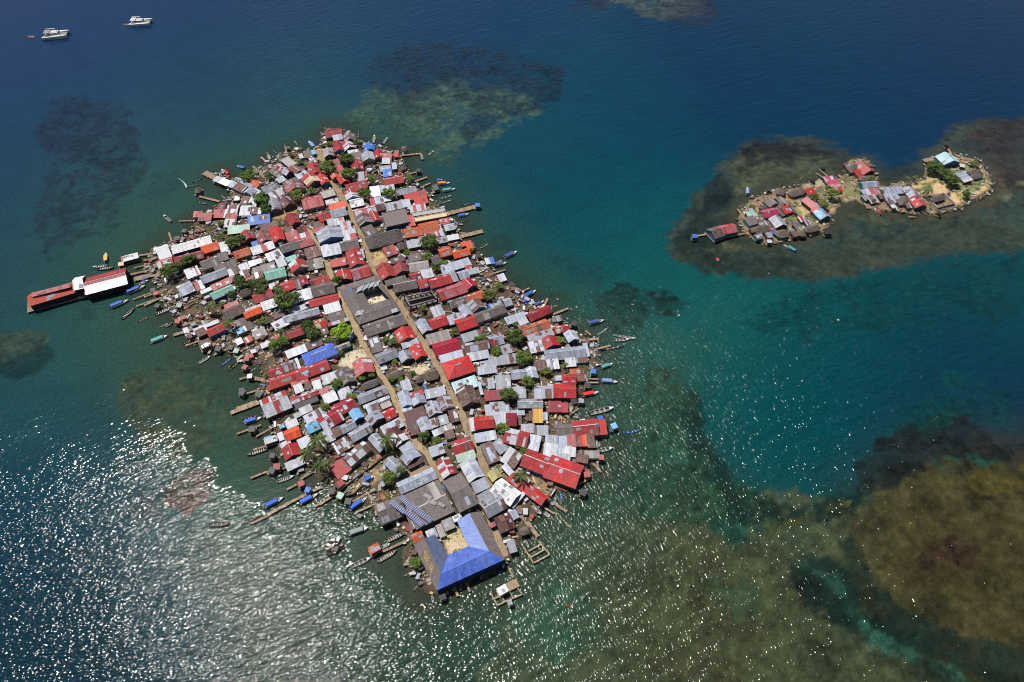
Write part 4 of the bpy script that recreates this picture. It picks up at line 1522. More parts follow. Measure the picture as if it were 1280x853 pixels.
WALLPICK = 'nnnnngggggeeTbwvBn'
AGED = {'l': ('g', .28), 'g': ('n', .12), 'w': ('l', .4), 'r': ('d', .10), 'R': ('r', .3), 'c': ('r', .2), 'k': ('j', .07), 'n': ('g', .26), 'p': ('r', .2), 'j': ('k', .2), 'd': ('n', .2), 't': ('O', .2), 'o': ('O', .3)}
PATCHES = 'llwnjkg'
def build_house(kind, A, B, C, col, wallc=None, eave=None, look=None, label=None, base=None, name=None, rise_=None, turn=None):
    cols = col.split('/'); named2 = cols[1] if len(cols) > 1 else None
    two, share0 = (named2, .36) if named2 else AGED.get(cols[0], (None, 0))
    e = eave or {'G': 2.7, 'S': 2.45, 'F': 3.0, 'M': 2.1, 'H': 3.4}[kind] + R.uniform(-.3, .3)
    a, b, c = (at(*p, GZ + e) for p in (A, B, C))
    if not label: m_ = (a + c) / 2; a, b, c = (m_ + (p - m_) * (1.16 if A[0] > 840 else 1.06) for p in (a, b, c))
    L, Wd = (b - a).length, (c - b).length
    d1 = (b - a).normalized(); d2 = (c - b).normalized()
    side = 1 if d1.x * d2.y - d1.y * d2.x > 0 else -1
    d2r = Vector((d2.y, -d2.x, 0)) * side                           # across turned onto along
    d = (d1 * L + d2r * Wd).normalized(); ang = math.atan2(d.y, d.x)
    if turn is not None: ang = turn + math.pi / 2 * round((ang - turn) / (math.pi / 2)); d = Vector((math.cos(ang), math.sin(ang), 0))
    W_ = Wd
    ctr = (a + c) / 2; ca, sa = math.cos(ang), math.sin(ang)
    L = max(1.6, abs((b - a).dot(d))); W_ = max(1.4, abs(d2.dot(Vector((-sa, ca, 0)))) * Wd)
    land = on_land(ctr.x, ctr.y)
    base_z = GZ - .1 if land < 1 else .9
    sgn = side                                                      # local +y lies towards C if side>0
    RECTS.append((ctr.x, ctr.y, ca, sa, L, W_))
    area = L * W_
    if kind == 'S' and area > 62: kind2 = 'house'
    else: kind2 = {'G': 'house', 'S': 'shed', 'F': 'flat_roofed_house', 'M': 'thatched_hut', 'H': 'house'}[kind]
    root = thing(name or kind2, {'house': 'house', 'shed': 'shed', 'flat_roofed_house': 'house', 'thatched_hut': 'hut'}[kind2], (ctr.x, ctr.y, base_z), ang,
                 label, {'house': 'houses packed on the islands', 'shed': 'lean-to sheds between the houses', 'flat_roofed_house': 'flat-roofed houses', 'thatched_hut': 'thatched huts'}[kind2])
    h = e + GZ - base_z                                             # eaves above the thing's base
    ov = .28 if min(L, W_) > 3 else .15
    hl, hw = L / 2, W_ / 2; wl, ww = hl - ov, hw - ov
    n = max(2, round(L / 1.05)); rows = 4 if name == 'pier_block' else 2 if W_ > 8 else 1
    m1 = ROOF[cols[0]]; m2 = ROOF[two] if two else m1
    rb = MB(); wb = MB(); share = share0 * R.uniform(.5, 1.5)
    wc = wallc or R.choice(WALLPICK); wm = WALL[wc]
    if kind == 'G':
        rise = rise_ if rise_ else min(2.6, .24 * W_ + .15)
        roof_sheets(rb, (-hl, 0, h + rise), (hl, 0, h + rise), (hl, -hw, h), (-hl, -hw, h), n, share, rows, odd=2)
        roof_sheets(rb, (-hl, 0, h + rise), (hl, 0, h + rise), (hl, hw, h), (-hl, hw, h), n, share, rows, odd=2)
        k = rise / hw; hr = h + rise - .1; he = h + ov * k - .1
        for x in (-wl, wl): wb.poly([(x, -ww, 0), (x, ww, 0), (x, ww, he), (x, 0, hr), (x, -ww, he)][::1 if x > 0 else -1])
        for y in (-ww, ww): wb.poly([(-wl, y, 0), (wl, y, 0), (wl, y, he), (-wl, y, he)][::1 if y < 0 else -1])
        lowz = he
    elif kind == 'S':
        r = .07 * W_ + .12
        ya, yc = (-hw * sgn, hw * sgn)
        roof_sheets(rb, (-hl, ya, h + r), (hl, ya, h + r), (hl, yc, h - r), (-hl, yc, h - r), n, share, rows, odd=2)
        k = r / hw
        for y, z in ((ya * ww / hw, h + r * ww / hw - .09), (yc * ww / hw, h - r * ww / hw - .09)):
            wb.poly([(-wl, y, 0), (wl, y, 0), (wl, y, z), (-wl, y, z)][::1 if y < 0 else -1])
        for x in (-wl, wl):
            p = [(x, ya * ww / hw, 0), (x, yc * ww / hw, 0), (x, yc * ww / hw, h - r * ww / hw - .09), (x, ya * ww / hw, h + r * ww / hw - .09)]
            wb.poly(p)
        lowz = h - r - .1
    elif kind == 'F':
        rb.box(-hl, hl, -hw, hw, h - .15, h, 0, 1); 
        for y in (-hw + .1, hw - .1): rb.box(-hl, hl, y - .1, y + .1, h + .002, h + .35, 0, 1.1)
        for x in (-hl + .1, hl - .1): rb.box(x - .1, x + .1, -hw + .2, hw - .2, h + .002, h + .35, 0, 1.1)
        wb.box(-wl, wl, -ww, ww, 0, h - .152); lowz = h - .2
    elif kind == 'H':
        rise = .22 * W_; q = max(0.2, hl - hw)
        roof_sheets(rb, (-q, 0, h + rise), (q, 0, h + rise), (hl, -hw, h), (-hl, -hw, h), n, share, 2)
        roof_sheets(rb, (-q, 0, h + rise), (q, 0, h + rise), (hl, hw, h), (-hl, hw, h), n, share, 2)
        for s in (-1, 1): roof_sheets(rb, (s * q, -.01, h + rise), (s * q, .01, h + rise), (s * hl, hw, h), (s * hl, -hw, h), max(2, round(W_ / 1.05)), 0, 1)
        wb.box(-wl, wl, -ww, ww, 0, h - .05); lowz = h - .1
    else:                                                           # thatch: steep, rounded hips, shaggy rows
        rise = .36 * W_; q = max(.3, hl - .55 * hw); nr = 5; ns = max(10, int(L / .6)); rings = []
        for r in range(nr + 1):
            f = r / nr; ring = []
            lx = q + (hl - q) * f; wy = .12 + (hw - .12) * f; z = h + rise * (1 - f) + .1 * math.sin(f * 3.1) - .1
            for s in range(ns * 2):
                t = 2 * math.pi * s / (ns * 2); cx, sy = math.cos(t), math.sin(t)
                pw = 3.2 if L < 12 else 10; g = (abs(cx) ** pw + abs(sy) ** pw) ** (-1 / pw)
                ring.append((lx * cx * g + R.uniform(-.06, .06), wy * sy * g + R.uniform(-.06, .06), z + R.uniform(-.09, .09)))
            rings.append(ring)
        rb.poly(rings[0], 0, 1.15)
        for r0, r1 in zip(rings, rings[1:]):
            for s in range(ns * 2): rb.poly([r0[s], r1[s], r1[(s + 1) % (ns * 2)], r0[(s + 1) % (ns * 2)]], 0, R.uniform(.75, 1.12))
        rb.poly([(x, y, z - .05) for x, y, z in rings[-1]][::-1], 0, .6)
        wb.box(-wl * .86, wl * .86, -ww * .84, ww * .84, 0, h + .1); lowz = h - .25
        wl *= .86; ww *= .84
    wo = wb.obj('walls', wm, root)
    ro = rb.obj('roof', [m1, m2, ROOF[R.choice({'W': 'lg', 'l': 'gnw', 'g': 'lwn', 'w': 'lgl', 'k': 'jlk'}.get(cols[0], PATCHES))]], root)
    if kind in 'GH' and L > 6:                                      # ridge capping
        q = hl if kind == 'G' else max(0.2, hl - hw)
        mb = MB(); mb.box(-q + .02, q - .02, -.22, .22, h + rise - .03, h + rise + .035, 0, 1)
        capm = M['ridge'] if R.random() < .22 else m1
        mb.obj('ridge_cap', capm, ro)
    # door and windows on the wall that faces the open side
    sides = [(1, 0), (-1, 0), (0, 1), (0, -1)]
    best = min(sides, key=lambda s: s[0] * sa + s[1] * ca)          # most towards the viewer (world -y)
    if area > 26 and kind != 'M' and lowz > 1.9:
        along = wl if best[1] else ww
        for i, (f, wdt, z0, z1, nm, mt) in enumerate(((0.0, .85, 0.05, 1.85, 'door', 'door'), (.55, .9, .95, 1.75, 'window', 'glass'), (-.55, .9, .95, 1.75, 'window', 'glass'))):
            if i == 2 and along < 2.6: continue
            mb = MB(); p = f * along
            if best[1]: mb.box(p - wdt / 2, p + wdt / 2, best[1] * ww - .04, best[1] * ww + .04, z0, z1)
            else: mb.box(best[0] * wl - .04, best[0] * wl + .04, p - wdt / 2, p + wdt / 2, z0, z1)
            mb.obj(nm, M[mt], root)
    if land > 1 or base_z > .85:                                    # over the water: floor and stilts
        mb = MB(); mb.box(-hl - .2, hl + .2, -hw - .2, hw + .2, -.18, -.002); mb.obj('floor', M['deck'], root)
        mb = MB(); mb.box(-.11, .11, -.11, .11, -2.2, -.19); pm = mb.mesh('stilt', [M['post']])
        for x in (-hl, 0, hl):
            for y in (-hw, hw):
                s = link(bpy.data.objects.new('stilt', pm), root); s.location = (x, y, 0)
    else:                                                           # plinth reaching into the earth
        pass
    if not label:
        asp = L / W_
        size = 'tiny ' if area < 16 else 'small ' if area < 34 else 'huge ' if area > 300 else 'large ' if area > 130 else 'long ' if asp > 2.4 else ''
        if kind == 'M': s = size + ('grey thatched hut' if cols[0] == 'k' else 'brown thatched hut' if cols[0] == 'h' else 'pale thatched hut')
        else:
            cn = CNAME[cols[0]] + (' and ' + C2[named2] if named2 else '')
            s = size + cn + {'G': ' gable-roofed house', 'H': ' hip-roofed house', 'F': ' flat-roofed house', 'S': ' shed' if kind2 == 'shed' else ' single-pitch house'}[kind]
        THINGS.append((root, look or s, px_of(ctr.x, ctr.y, GZ + e)))
    return root

def pxs(w, toks): return [wpx(w, t) for t in toks]
SKIP = []
w = (0, 0); HOUSES = []
for ln in DATA_H.split('\n'):
    t = ln.split()
    if not t: continue
    if t[0] == 'W': w = (float(t[1]), float(t[2])); continue
    A, B, C = pxs(w, t[1:4])
    HOUSES.append((t, A, B, C))
def lie(A, B, C):
    a, b, c = at(*A, 3), at(*B, 3), at(*C, 3); return (a + c) / 2, math.atan2(b.y - a.y, b.x - a.x), (b - a).length * (c - b).length
LIE = [lie(*h[1:]) for h in HOUSES]
for (t, A, B, C), (m, an, ar) in zip(HOUSES, LIE):
    z = complex(math.cos(4 * an), math.sin(4 * an)) * ar * 1.3                        # small sheds line up with the big roofs around them
    for m2, an2, ar2 in LIE:
        dd = (m - m2).length
        if 0 < dd < 18: z += complex(math.cos(4 * an2), math.sin(4 * an2)) * ar2 * .35 * (1 - dd / 18)
    turn = math.atan2(z.imag, z.real) / 4 if ar < 70 else None
    build_house(t[0], A, B, C, t[4], t[5] if len(t) > 5 else None, turn=turn)

# ---------------------------------------------------------------- the large buildings, one by one
def strip_quad(mb, p, q, mi, n=10, two=None):
    """a roof plane between two edges p[0]-p[1] (upper) and q[0]-q[1] (lower)"""
    roof_sheets(mb, p[0], p[1], q[1], q[0], n, 0, 2)
    for i in range(len(mb.mi) - (n * 2 + 5), len(mb.mi)): mb.mi[i] = mi

def local(root, p): return p - root.location
def wing_building(name, cat, label, outer, ridge, inner, eave, rise, mats, wallm, closed, base=GZ - .05, wall_in=True, ov=.5):
    O = [at(*p, base + eave) for p in outer]; I = [at(*p, base + eave) for p in inner]; T = [at(*p, base + eave + rise) for p in ridge]
    ctr = sum(O, Vector()) / len(O); root = thing(name, cat, (ctr.x, ctr.y, base), 0, label)
    n = len(O); segs = [(i, (i + 1) % n) for i in range(n if closed else n - 1)]
    lo = [local(root, p) for p in O]; li = [local(root, p) for p in I]; lt = [local(root, p) for p in T]
    for k, (i, j) in enumerate(segs):
        for tagn, lower, mat in (('outer', lo, mats[k][0]), ('inner', li, mats[k][1])):
            mb = MB(); nn = max(3, int((lt[i] - lt[j]).length / 1.1)); strip_quad(mb, (lt[i], lt[j]), (lower[i], lower[j]), 0, nn)
            mb.obj('roof_slope', ROOF[mat], root)
        cap = MB(); cap.bar(lt[i] + Vector((0, 0, .03)), lt[j] + Vector((0, 0, .03)), .35, .07); cap.obj('ridge_cap', ROOF[mats[k][0]], root)
    wb = MB(); c2 = Vector((0, 0, 0))
    def inset(P, Tt, f): return [p.lerp(t, f) for p, t in zip(P, Tt)]
    wo = inset(lo, lt, .12); wi = inset(li, lt, .12)
    for P in ((wo, wi) if wall_in else (wo,)):
        for i, j in segs:
            a, b = P[i], P[j]; wb.poly([(a.x, a.y, 0), (b.x, b.y, 0), (b.x, b.y, eave + .08 * rise), (a.x, a.y, eave + .08 * rise)])
    if not closed:
        for i in (0, n - 1):
            wb.poly([(wo[i].x, wo[i].y, 0), (wi[i].x, wi[i].y, 0), (wi[i].x, wi[i].y, eave), (lt[i].x, lt[i].y, eave + rise - .12), (wo[i].x, wo[i].y, eave)])
    wb.obj('walls', wallm, root)
    for i, j in segs:                                               # windows round the outside
        a, b = wo[i], wo[j]; d = (b - a); ln = d.length; d.normalize(); nr = Vector((d.y, -d.x, 0))
        k = int(ln / 4.5)
        for q in range(k):
            p = a + d * ((q + .5) * ln / k); mb = MB(); 
            mb.bar(Vector((p.x, p.y, eave * .55)) - d * .9, Vector((p.x, p.y, eave * .55)) + d * .9, .12, 1.0); mb.obj('window', M['glass'], root)
    lw = [(p.x + ctr.x, p.y + ctr.y) for p in lo]
    for i, j in segs:
        a, b, c = O[i], O[j], I[j]; dd = (b - a); an = math.atan2(dd.y, dd.x); cc = (O[i] + O[j] + I[i] + I[j]) / 4
        RECTS.append((cc.x, cc.y, math.cos(an), math.sin(an), dd.length, 2 * abs((c - b).dot(Vector((-math.sin(an), math.cos(an), 0)))) / 2 + 1))
    return root
def q440(*uv): return [(440 + u / 7.1111, 640 + v / 7.1111) for u, v in uv]
school = wing_building('school', 'school', 'U-shaped school with royal blue front roof and sandy courtyard at the island tip',
    q440((545,290),(752,700),(1356,425),(1143,-6)), q440((640,238),(788,550),(1222,350),(1046,10)), q440((742,202),(850,388),(1035,305),(932,82)), 5.2, 1.9,
    [('k', 'S'), ('U', 'U'), ('k', 'V')], WALL['b'], False)
# worn ochre lettering painted along the grey outer slope of the school's west wing
O0, O1, T0, T1 = [at(*p, GZ - .05 + z) for p, z in zip(q440((545,290),(752,700),(640,238),(788,550)), (5.2, 5.2, 7.1, 7.1))]
nrm = (O1 - O0).cross(T0 - O0).normalized(); nrm = nrm if nrm.z > 0 else -nrm
GLYPH = {'S': ['111', '100', '111', '001', '111'], 'U': ['101', '101', '101', '101', '111'], 'G': ['111', '100', '101', '101', '111'], 'D': ['110', '101', '101', '101', '110'], 'B': ['110', '101', '110', '101', '111']}
mb = MB()
for k, chx in enumerate('SUGDUB'):
    for r, row in enumerate(GLYPH[chx]):
        for q, v in enumerate(row):
            if v == '0': continue
            def pt(x, y):
                f = .27 + (k + x / 3.7) * .078; g = .30 + .42 * (1 - y / 5)
                return O0.lerp(O1, f).lerp(T0.lerp(T1, f), g) + nrm * .03 - school.location
            mb.poly([pt(q, r), pt(q, r + 1), pt(q + 1, r + 1), pt(q + 1, r)], 0, R.uniform(.7, 1.1))
M['ochre'] = weathered('faded_ochre_paint', (190, 148, 74), (.11, .1, .09), .9, .8, 1.2)
mb.obj('painted_lettering', M['ochre'], school)
def q340(*uv): return [(340 + u / 7.1111, 340 + v / 7.1111) for u, v in uv]
court = wing_building('courtyard_building', 'school', 'large dull grey courtyard block with dark hipped roofs between the two lanes',
    q340((580,140),(775,470),(1148,345),(930,28)), q340((690,155),(812,385),(1090,285),(900,80)), q340((808,182),(872,292),(1052,236),(985,132)), 4.2, 1.5,
    [('k', 'k')] * 4, WALL['g'], True)
def patch(root, A, B, C, z, mat, name='roof_patch', th=.05):
    a, b, c = (at(*p, z) for p in (A, B, C)); d = a + (c - b); mb = MB(); L = [p - root.location for p in (a, b, c, d)]
    mb.poly(L, 0, 1); mb.poly([p - Vector((0, 0, th)) for p in L][::-1], 0, 1)
    for i in range(4): mb.poly([L[i] - Vector((0, 0, th)), L[(i + 1) % 4] - Vector((0, 0, th)), L[(i + 1) % 4], L[i]], 0, 1)
    return mb.obj(name, mat, root)
for u in ((765,140,820,110,800,160), (820,125,870,92,850,140), (868,105,915,80,900,125), (915,95,960,72,945,118), (755,345,820,335,805,380), (1058,335,1110,320,1120,352)):
    A, B, C = q340(*zip(u[::2], u[1::2])); patch(court, A, B, C, GZ + 5.6, ROOF['g'], 'pale_roof_sheet')
A, B, C = q340((683, 150), (705, 145), (710, 180)); patch(court, A, B, C, GZ + 5.7, ROOF['b'], 'blue_roof_sheet')
# long slab of solar panels on the grey roofs near the boat yard
def m4(*uv): return [(400 + u / 7.1111, 540 + v / 7.1111) for u, v in uv]
A, B, C = m4((700, 572), (1042, 437), (1212, 712))
sol = build_house('G', A, B, C, 'k', 'g', 4.4, label='large dull grey warehouse roof carrying rows of blue solar panels', name='solar_warehouse', rise_=.9)
for u in ((955,558,985,545,1018,602), (948,620,980,606,1032,668), (1022,684,1050,668,1082,722)):
    A, B, C = m4(*zip(u[::2], u[1::2])); patch(sol, A, B, C, GZ + 5.4, ROOF['j'], 'pale_roof_sheet')
A, B, C = m4((1080, 440), (1250, 370), (1415, 640))
build_house('G', A, B, C, 'k', 'g', 4.2, label='dull grey warehouse between the solar panel roof and the sandy main lane', name='warehouse')
A, B, C = m4((760, 712), (905, 640), (955, 800))
build_house('S', A, B, C, 'k', 'g', 4.2, label='grey lean-to roof below the solar warehouse carrying the lowest panels', name='warehouse_annexe')
PANELS = [((716,572),(772,628)), ((772,628),(830,686)), ((628,616),(690,664)), ((690,664),(758,712)), ((842,678),(912,734)), ((912,734),(992,794)), ((766,706),(842,770)), ((846,772),(912,832))]
pn = ['upper half of the row beside the boat yard bush', 'lower half of the row beside the boat yard bush', 'shore end of the western row', 'inland end of the western row', 'upper half of the longest row', 'lower half of the longest row', 'upper half of the row beside the kiosk roof', 'last one towards the school']
for k, (p, q) in enumerate(PANELS):
    P0, P1 = m4(p, q); z = GZ + 5.75; a, b = at(*P0, z), at(*P1, z); d = (b - a); ln = d.length; d.normalize(); s = Vector((-d.y, d.x, 0))
    root = thing('solar_array', 'solar panels', ((a + b) / 2), math.atan2(d.y, d.x), 'blue solar array on grey roof, ' + pn[k], 'solar panel arrays')
    n = 5; mb = MB()
    for y in (-.6, .6): mb.bar((-ln / 2, y, -.05), (ln / 2, y, -.05), .08, .08)
    for x in (-ln / 2 + .3, ln / 2 - .3):
        for y in (-.6, .6): mb.bar((x, y, -1.5), (x, y, -.05), .08, .08)
    mb.box(-ln / 2, ln / 2, -1.1, 1.1, -.06, -.02)
    mb.obj('rack', ROOF['g'], root)
    for i in range(n):
        mb = MB(); x = -ln / 2 + ln * (i + .5) / n; hw_ = ln / n / 2 - .17
        mb.box(x - hw_, x + hw_, -1.05, 1.05, 0, .05); mb.obj('panel', M['panel'], root)
# red-roofed pier hall on stilts
def g20(*uv): return [(20 + u / 7.1111, 290 + v / 7.1111) for u, v in uv]
def pier_part(kind, col, a, b, c, e, wc='w'):
    return build_house(kind, *g20(a, b, c), col, wc, e, label='x', name='pier_block')
pier = thing('pier_hall', 'pier building', (*at(*g20((540, 500))[0])[:2], 1.1), 0, 'long red-roofed pier hall on stilts with a white middle block and white lower slope')
def adopt(o, name):
    """makes a finished block a part of the hall"""
    mw = Matrix.LocRotScale(o.location, o.rotation_euler, None); inv = Matrix.Translation(-pier.location)
    kids = [c for c in bpy.data.objects if c.parent == o]; out = []
    for c in kids:
        if c.name.startswith('walls'): c.data.materials[0] = M['dark']  # walls coloured dark to imitate the shaded open base under the hall
        if c.name.startswith(('stilt', 'door', 'window', 'floor')): bpy.data.objects.remove(c); continue
        c.data.transform(inv @ mw); c.parent = pier; out.append(c)
        for g in [g for g in bpy.data.objects if g.parent == c]: g.data.transform(inv @ mw)
    bpy.data.objects.remove(o)
    return out
adopt(pier_part('G', 'O', (104, 556), (505, 450), (536, 545), 4.0), 'west')
east = pier_part('G', 'r', (612, 412), (980, 320), (998, 465), 4.2)
for c in adopt(east, 'east'):
    if c.name.startswith('roof'):
        for p in c.data.polygons: p.material_index = 0
        c.data.materials[1] = ROOF['W']; zs = [v.co.z for v in c.data.vertices]; zc = min(zs) + .72 * (max(zs) - min(zs))
        for p in c.data.polygons:
            if abs(p.normal.z) > .2 and p.normal.y * p.normal.z < -.05 and p.center.z < zc: p.material_index = 1
    if c.name.startswith('ridge'): c.data.materials[0] = ROOF['W']
adopt(pier_part('G', 'W', (515, 405), (605, 395), (614, 505), 5.6), 'middle')
adopt(pier_part('S', 'r', (600, 478), (690, 460), (697, 530), 3.9), 'link')
adopt(pier_part('S', 'r', (135, 545), (480, 462), (487, 490), 6.9), 'clerestory')
a, b, c = (at(*p, 1.1) for p in g20((104, 600), (1000, 370), (1020, 470)))
d = (b - a).normalized(); ln = (b - a).length; s = Vector((d.y, -d.x, 0)); mb = MB()
o_ = a + s * 4 - pier.location
mb.bar(o_ + Vector((0, 0, -.15)), o_ + d * ln + Vector((0, 0, -.15)), 13.5, .28); mb.obj('deck', M['stone'], pier)
mb = MB(); mb.bar((0, 0, -2.4), (0, 0, -.3), .45, .45); pm = mb.mesh('stilt', [M['post']])
for i in range(16):
    for y in (-6, 6):
        st = link(bpy.data.objects.new('stilt', pm), pier); st.location = o_ + d * (ln * (i + .5) / 16) + s * y
for u0, u1 in (((145, 655), (245, 635)), ((300, 620), (370, 605)), ((415, 598), (520, 572)), ((540, 575), (610, 580))):
    P0, P1 = g20(u0, u1); a, b = at(*P0, 1.3) - pier.location, at(*P1, 1.3) - pier.location
    mb = MB(); mb.bar(a, b, 2.2, .2); mb.obj('boat_landing', ROOF['j'], pier)
# bare concrete shell beside the main lane
sh = [(500 + u / 7.1111, 360 + v / 7.1111) for u, v in ((40, 78), (275, 28), (332, 95), (95, 165))]
P = [at(*p, GZ + 3.6) for p in sh]; ctr = sum(P, Vector()) / 4
root = thing('concrete_shell', 'building shell', (ctr.x, ctr.y, GZ - .05), 0, 'roofless bare concrete shell with window holes beside the sandy main lane')
L = [p - ctr for p in P]
for i in range(4):
    a, b = L[i], L[(i + 1) % 4]; d = b - a; ln = d.length; d.normalize(); k = max(2, round(ln / 3.2)); mb = MB()
    an = math.atan2(d.y, d.x)
    mb.bar((a.x, a.y, .6), (b.x, b.y, .6), .25, 1.2); mb.bar((a.x, a.y, 3.3), (b.x, b.y, 3.3), .27, .7)
    for q in range(k + 1):
        p = a.lerp(b, q / k); mb.box(p.x - .35, p.x + .35, p.y - .35, p.y + .35, 0, 3.66)
    mb.obj('wall', WALL['w'] if i != 2 else WALL['g'], root)
mb = MB(); mb.poly([(p.x, p.y, 1.5) for p in L]); mb.obj('floor_slab', ROOF['k'], root)
a, b = (L[0] + L[3]) / 2, (L[1] + L[2]) / 2; mb = MB(); mb.bar((a.x, a.y, 2.6), (b.x, b.y, 2.6), .2, 2.0); mb.obj('inner_wall', WALL['g'], root)
RECTS.append((ctr.x, ctr.y, math.cos(math.atan2((P[1] - P[0]).y, (P[1] - P[0]).x)), math.sin(math.atan2((P[1] - P[0]).y, (P[1] - P[0]).x)), (P[1] - P[0]).length, (P[2] - P[1]).length))
# blue hipped roof by the narrow lane
A, B, C = q340((258, 740), (535, 627), (588, 725))
build_house('H', A, B, C, 'U', 'w', 3.4, label='royal blue hip-roofed house by the narrow lane, next to the yellow-green tree')
# walled compound on the islet
P = [at(1100 + u / 7.1111, 170 + v / 7.1111, GZ + 1.6) for u, v in ((428, 545), (572, 508), (668, 597), (518, 637))]
ctr = sum(P, Vector()) / 4; root = thing('compound_wall', 'wall', (ctr.x, ctr.y, GZ), 0, 'grey walled yard around a thatched hut on the islet shore')
for i in range(4):
    a, b = P[i] - ctr, P[(i + 1) % 4] - ctr; mb = MB(); mb.bar((a.x, a.y, .7), (b.x, b.y, .7), .5, 1.7); mb.obj('wall_run', ROOF['j'] if i % 2 else ROOF['k'], root)
# ---------------------------------------------------------------- trees
def leaf_mat(name, c, c2):
    w = NT(name); a = w.n('ShaderNodeAttribute', attribute_name='tint'); oi = w.n('ShaderNodeObjectInfo')
    base = w.mixc(oi.outputs['Random'], c, c2); w.l(w.mixc(1.0, base, a.outputs['Color'], 'MULTIPLY'), w.p.inputs['Base Color'])
    w.p.inputs['Roughness'].default_value = .6; w.p.inputs['Specular IOR Level'].default_value = .25
    tr = w.n('ShaderNodeBsdfTranslucent'); w.l(w.mixc(1.0, base, (1.2, 1.5, .6), 'MULTIPLY'), tr.inputs['Color'])
    mx = w.n('ShaderNodeMixShader'); mx.inputs[0].default_value = .25; out = w.t.nodes['Material Output']
    w.l(w.p.outputs[0], mx.inputs[1]); w.l(tr.outputs[0], mx.inputs[2]); w.l(mx.outputs[0], out.inputs['Surface']); return w.m
LEAF = {'d': leaf_mat('leaf_dark', (.075, .12, .03), (.11, .155, .04)), 'm': leaf_mat('leaf_green', (.13, .20, .04), (.17, .24, .055)),
        'l': leaf_mat('leaf_light', (.18, .25, .04), (.22, .27, .06)), 'y': leaf_mat('leaf_yellow_green', (.24, .38, .02), (.24, .38, .02)), 'p': leaf_mat('palm_frond', (.07, .11, .03), (.12, .14, .05))}
def crown_mesh(seed, n=2600):
    r = random.Random(seed); mb = MB()
    blobs = []
    for i in range(30):
        a = r.uniform(0, 6.283); rr = math.sqrt(r.random()) * .78; z = r.uniform(-.2, .62) * (1 - rr * .5)
        blobs.append((Vector((rr * math.cos(a), rr * math.sin(a), z)), r.uniform(.17, .36), r.uniform(.72, 1.3)))
    for i in range(n):
        c, s, t = r.choice(blobs)
        while True:
            v = Vector((r.gauss(0, 1), r.gauss(0, 1), r.gauss(0, 1)))
            if v.length > .1: break
        v.normalize(); p = c + Vector((v.x, v.y, v.z * .8)) * s * r.uniform(.6, 1.05)
        nrm = (v + Vector((r.uniform(-.7, .7), r.uniform(-.7, .7), r.uniform(-.3, .9)))).normalized()
        u = nrm.orthogonal().normalized(); u.rotate(Matrix.Rotation(r.uniform(0, 6.28), 3, nrm)); w_ = nrm.cross(u); q = r.uniform(.05, .10)
        mb.poly([p - u * q, p - w_ * q * .6, p + u * q, p + w_ * q * .6], 0, t * r.uniform(.7, 1.3))
    return mb.mesh('crown', [LEAF['m']])
def trunk_mesh(seed):
    r = random.Random(seed); mb = MB()
    mb.tube([(0, 0, 0), (.03, .02, .5), (.05, -.02, 1)], [.07, .05, .04], 7)
    for i in range(5):
        a = i * 1.26 + r.uniform(-.3, .3); d = Vector((math.cos(a), math.sin(a), 0))
        mb.tube([(.05, -.02, .8), Vector((.05, -.02, 1.15)) + d * .25, Vector((0, 0, 1.45)) + d * .55], [.035, .025, .01], 5)
    return mb.mesh('trunk', [M['post']])
CROWN = [crown_mesh(s) for s in range(5)]; TRUNK = [trunk_mesh(s) for s in range(3)]
TN = {'d': 'dark green leafy tree', 'm': 'mid green leafy tree', 'l': 'light green bushy tree', 'y': 'bright yellow-green domed tree'}
def add_tree(px, r_w, kind):
    base0 = at(*px, GZ + 3.2); rad = r_w / 7.1111 * scale_at(*px) * 1.02
    hgt = max(1.6, min(5.0, rad * 1.25)); p = at(*px, GZ + hgt)
    bush = rad < 2.3
    root = thing('tree' if not bush else 'bush', 'tree' if not bush else 'bush', (p.x, p.y, GZ - .1), R.uniform(0, 6.28), None, 'leafy trees among the houses' if not bush else 'bushes among the houses')
    t = link(bpy.data.objects.new('trunk', R.choice(TRUNK)), root); t.scale = (rad * 1.0, rad * 1.0, hgt * .72)
    c = link(bpy.data.objects.new('crown', R.choice(CROWN)), root); c.location = (0, 0, hgt); c.scale = (rad * R.uniform(1, 1.15), rad * R.uniform(.95, 1.1), rad * R.uniform(.75, .95))
    c.material_slots[0].link = 'OBJECT'; c.material_slots[0].material = LEAF[kind]
    sz = '' if bush else 'large ' if rad > 5.5 else 'small ' if rad < 3.2 else ''
    THINGS.append((root, sz + (TN[kind] if not bush else TN[kind].replace('tree', 'bush').replace('leafy ', '').replace('bushy ', '')), px))
def palm_mesh(seed):
    r = random.Random(seed); mb = MB(); n = 15
    for i in range(n):
        a = i * 2.399 + r.uniform(-.15, .15); up = .5 - (i / n) * .75; L = r.uniform(.9, 1.12); d = Vector((math.cos(a), math.sin(a), 0)); s = Vector((-d.y, d.x, 0)); tone = r.uniform(.55, 1.5)
        pts = [d * L * f * (1 - .1 * f) + Vector((0, 0, up * f - .6 * f * f)) for f in (k / 8 for k in range(9))]
        wd = [.015, .06, .10, .12, .125, .115, .09, .06, .01]
        for k in range(8):
            for sg in (-1, 1):
                p, q = pts[k], pts[k + 1]; o1 = p + s * sg * wd[k] + Vector((0, 0, -.4 * wd[k])); o2 = q + s * sg * wd[k + 1] * .75 + Vector((0, 0, -.4 * wd[k + 1])) 
                mb.poly([p, q, o2 + d * .03, o1 + d * .05][::sg], 0, tone * r.uniform(.8, 1.2))
    return mb.mesh('fronds', [LEAF['p']])
PALM = [palm_mesh(s) for s in range(3)]
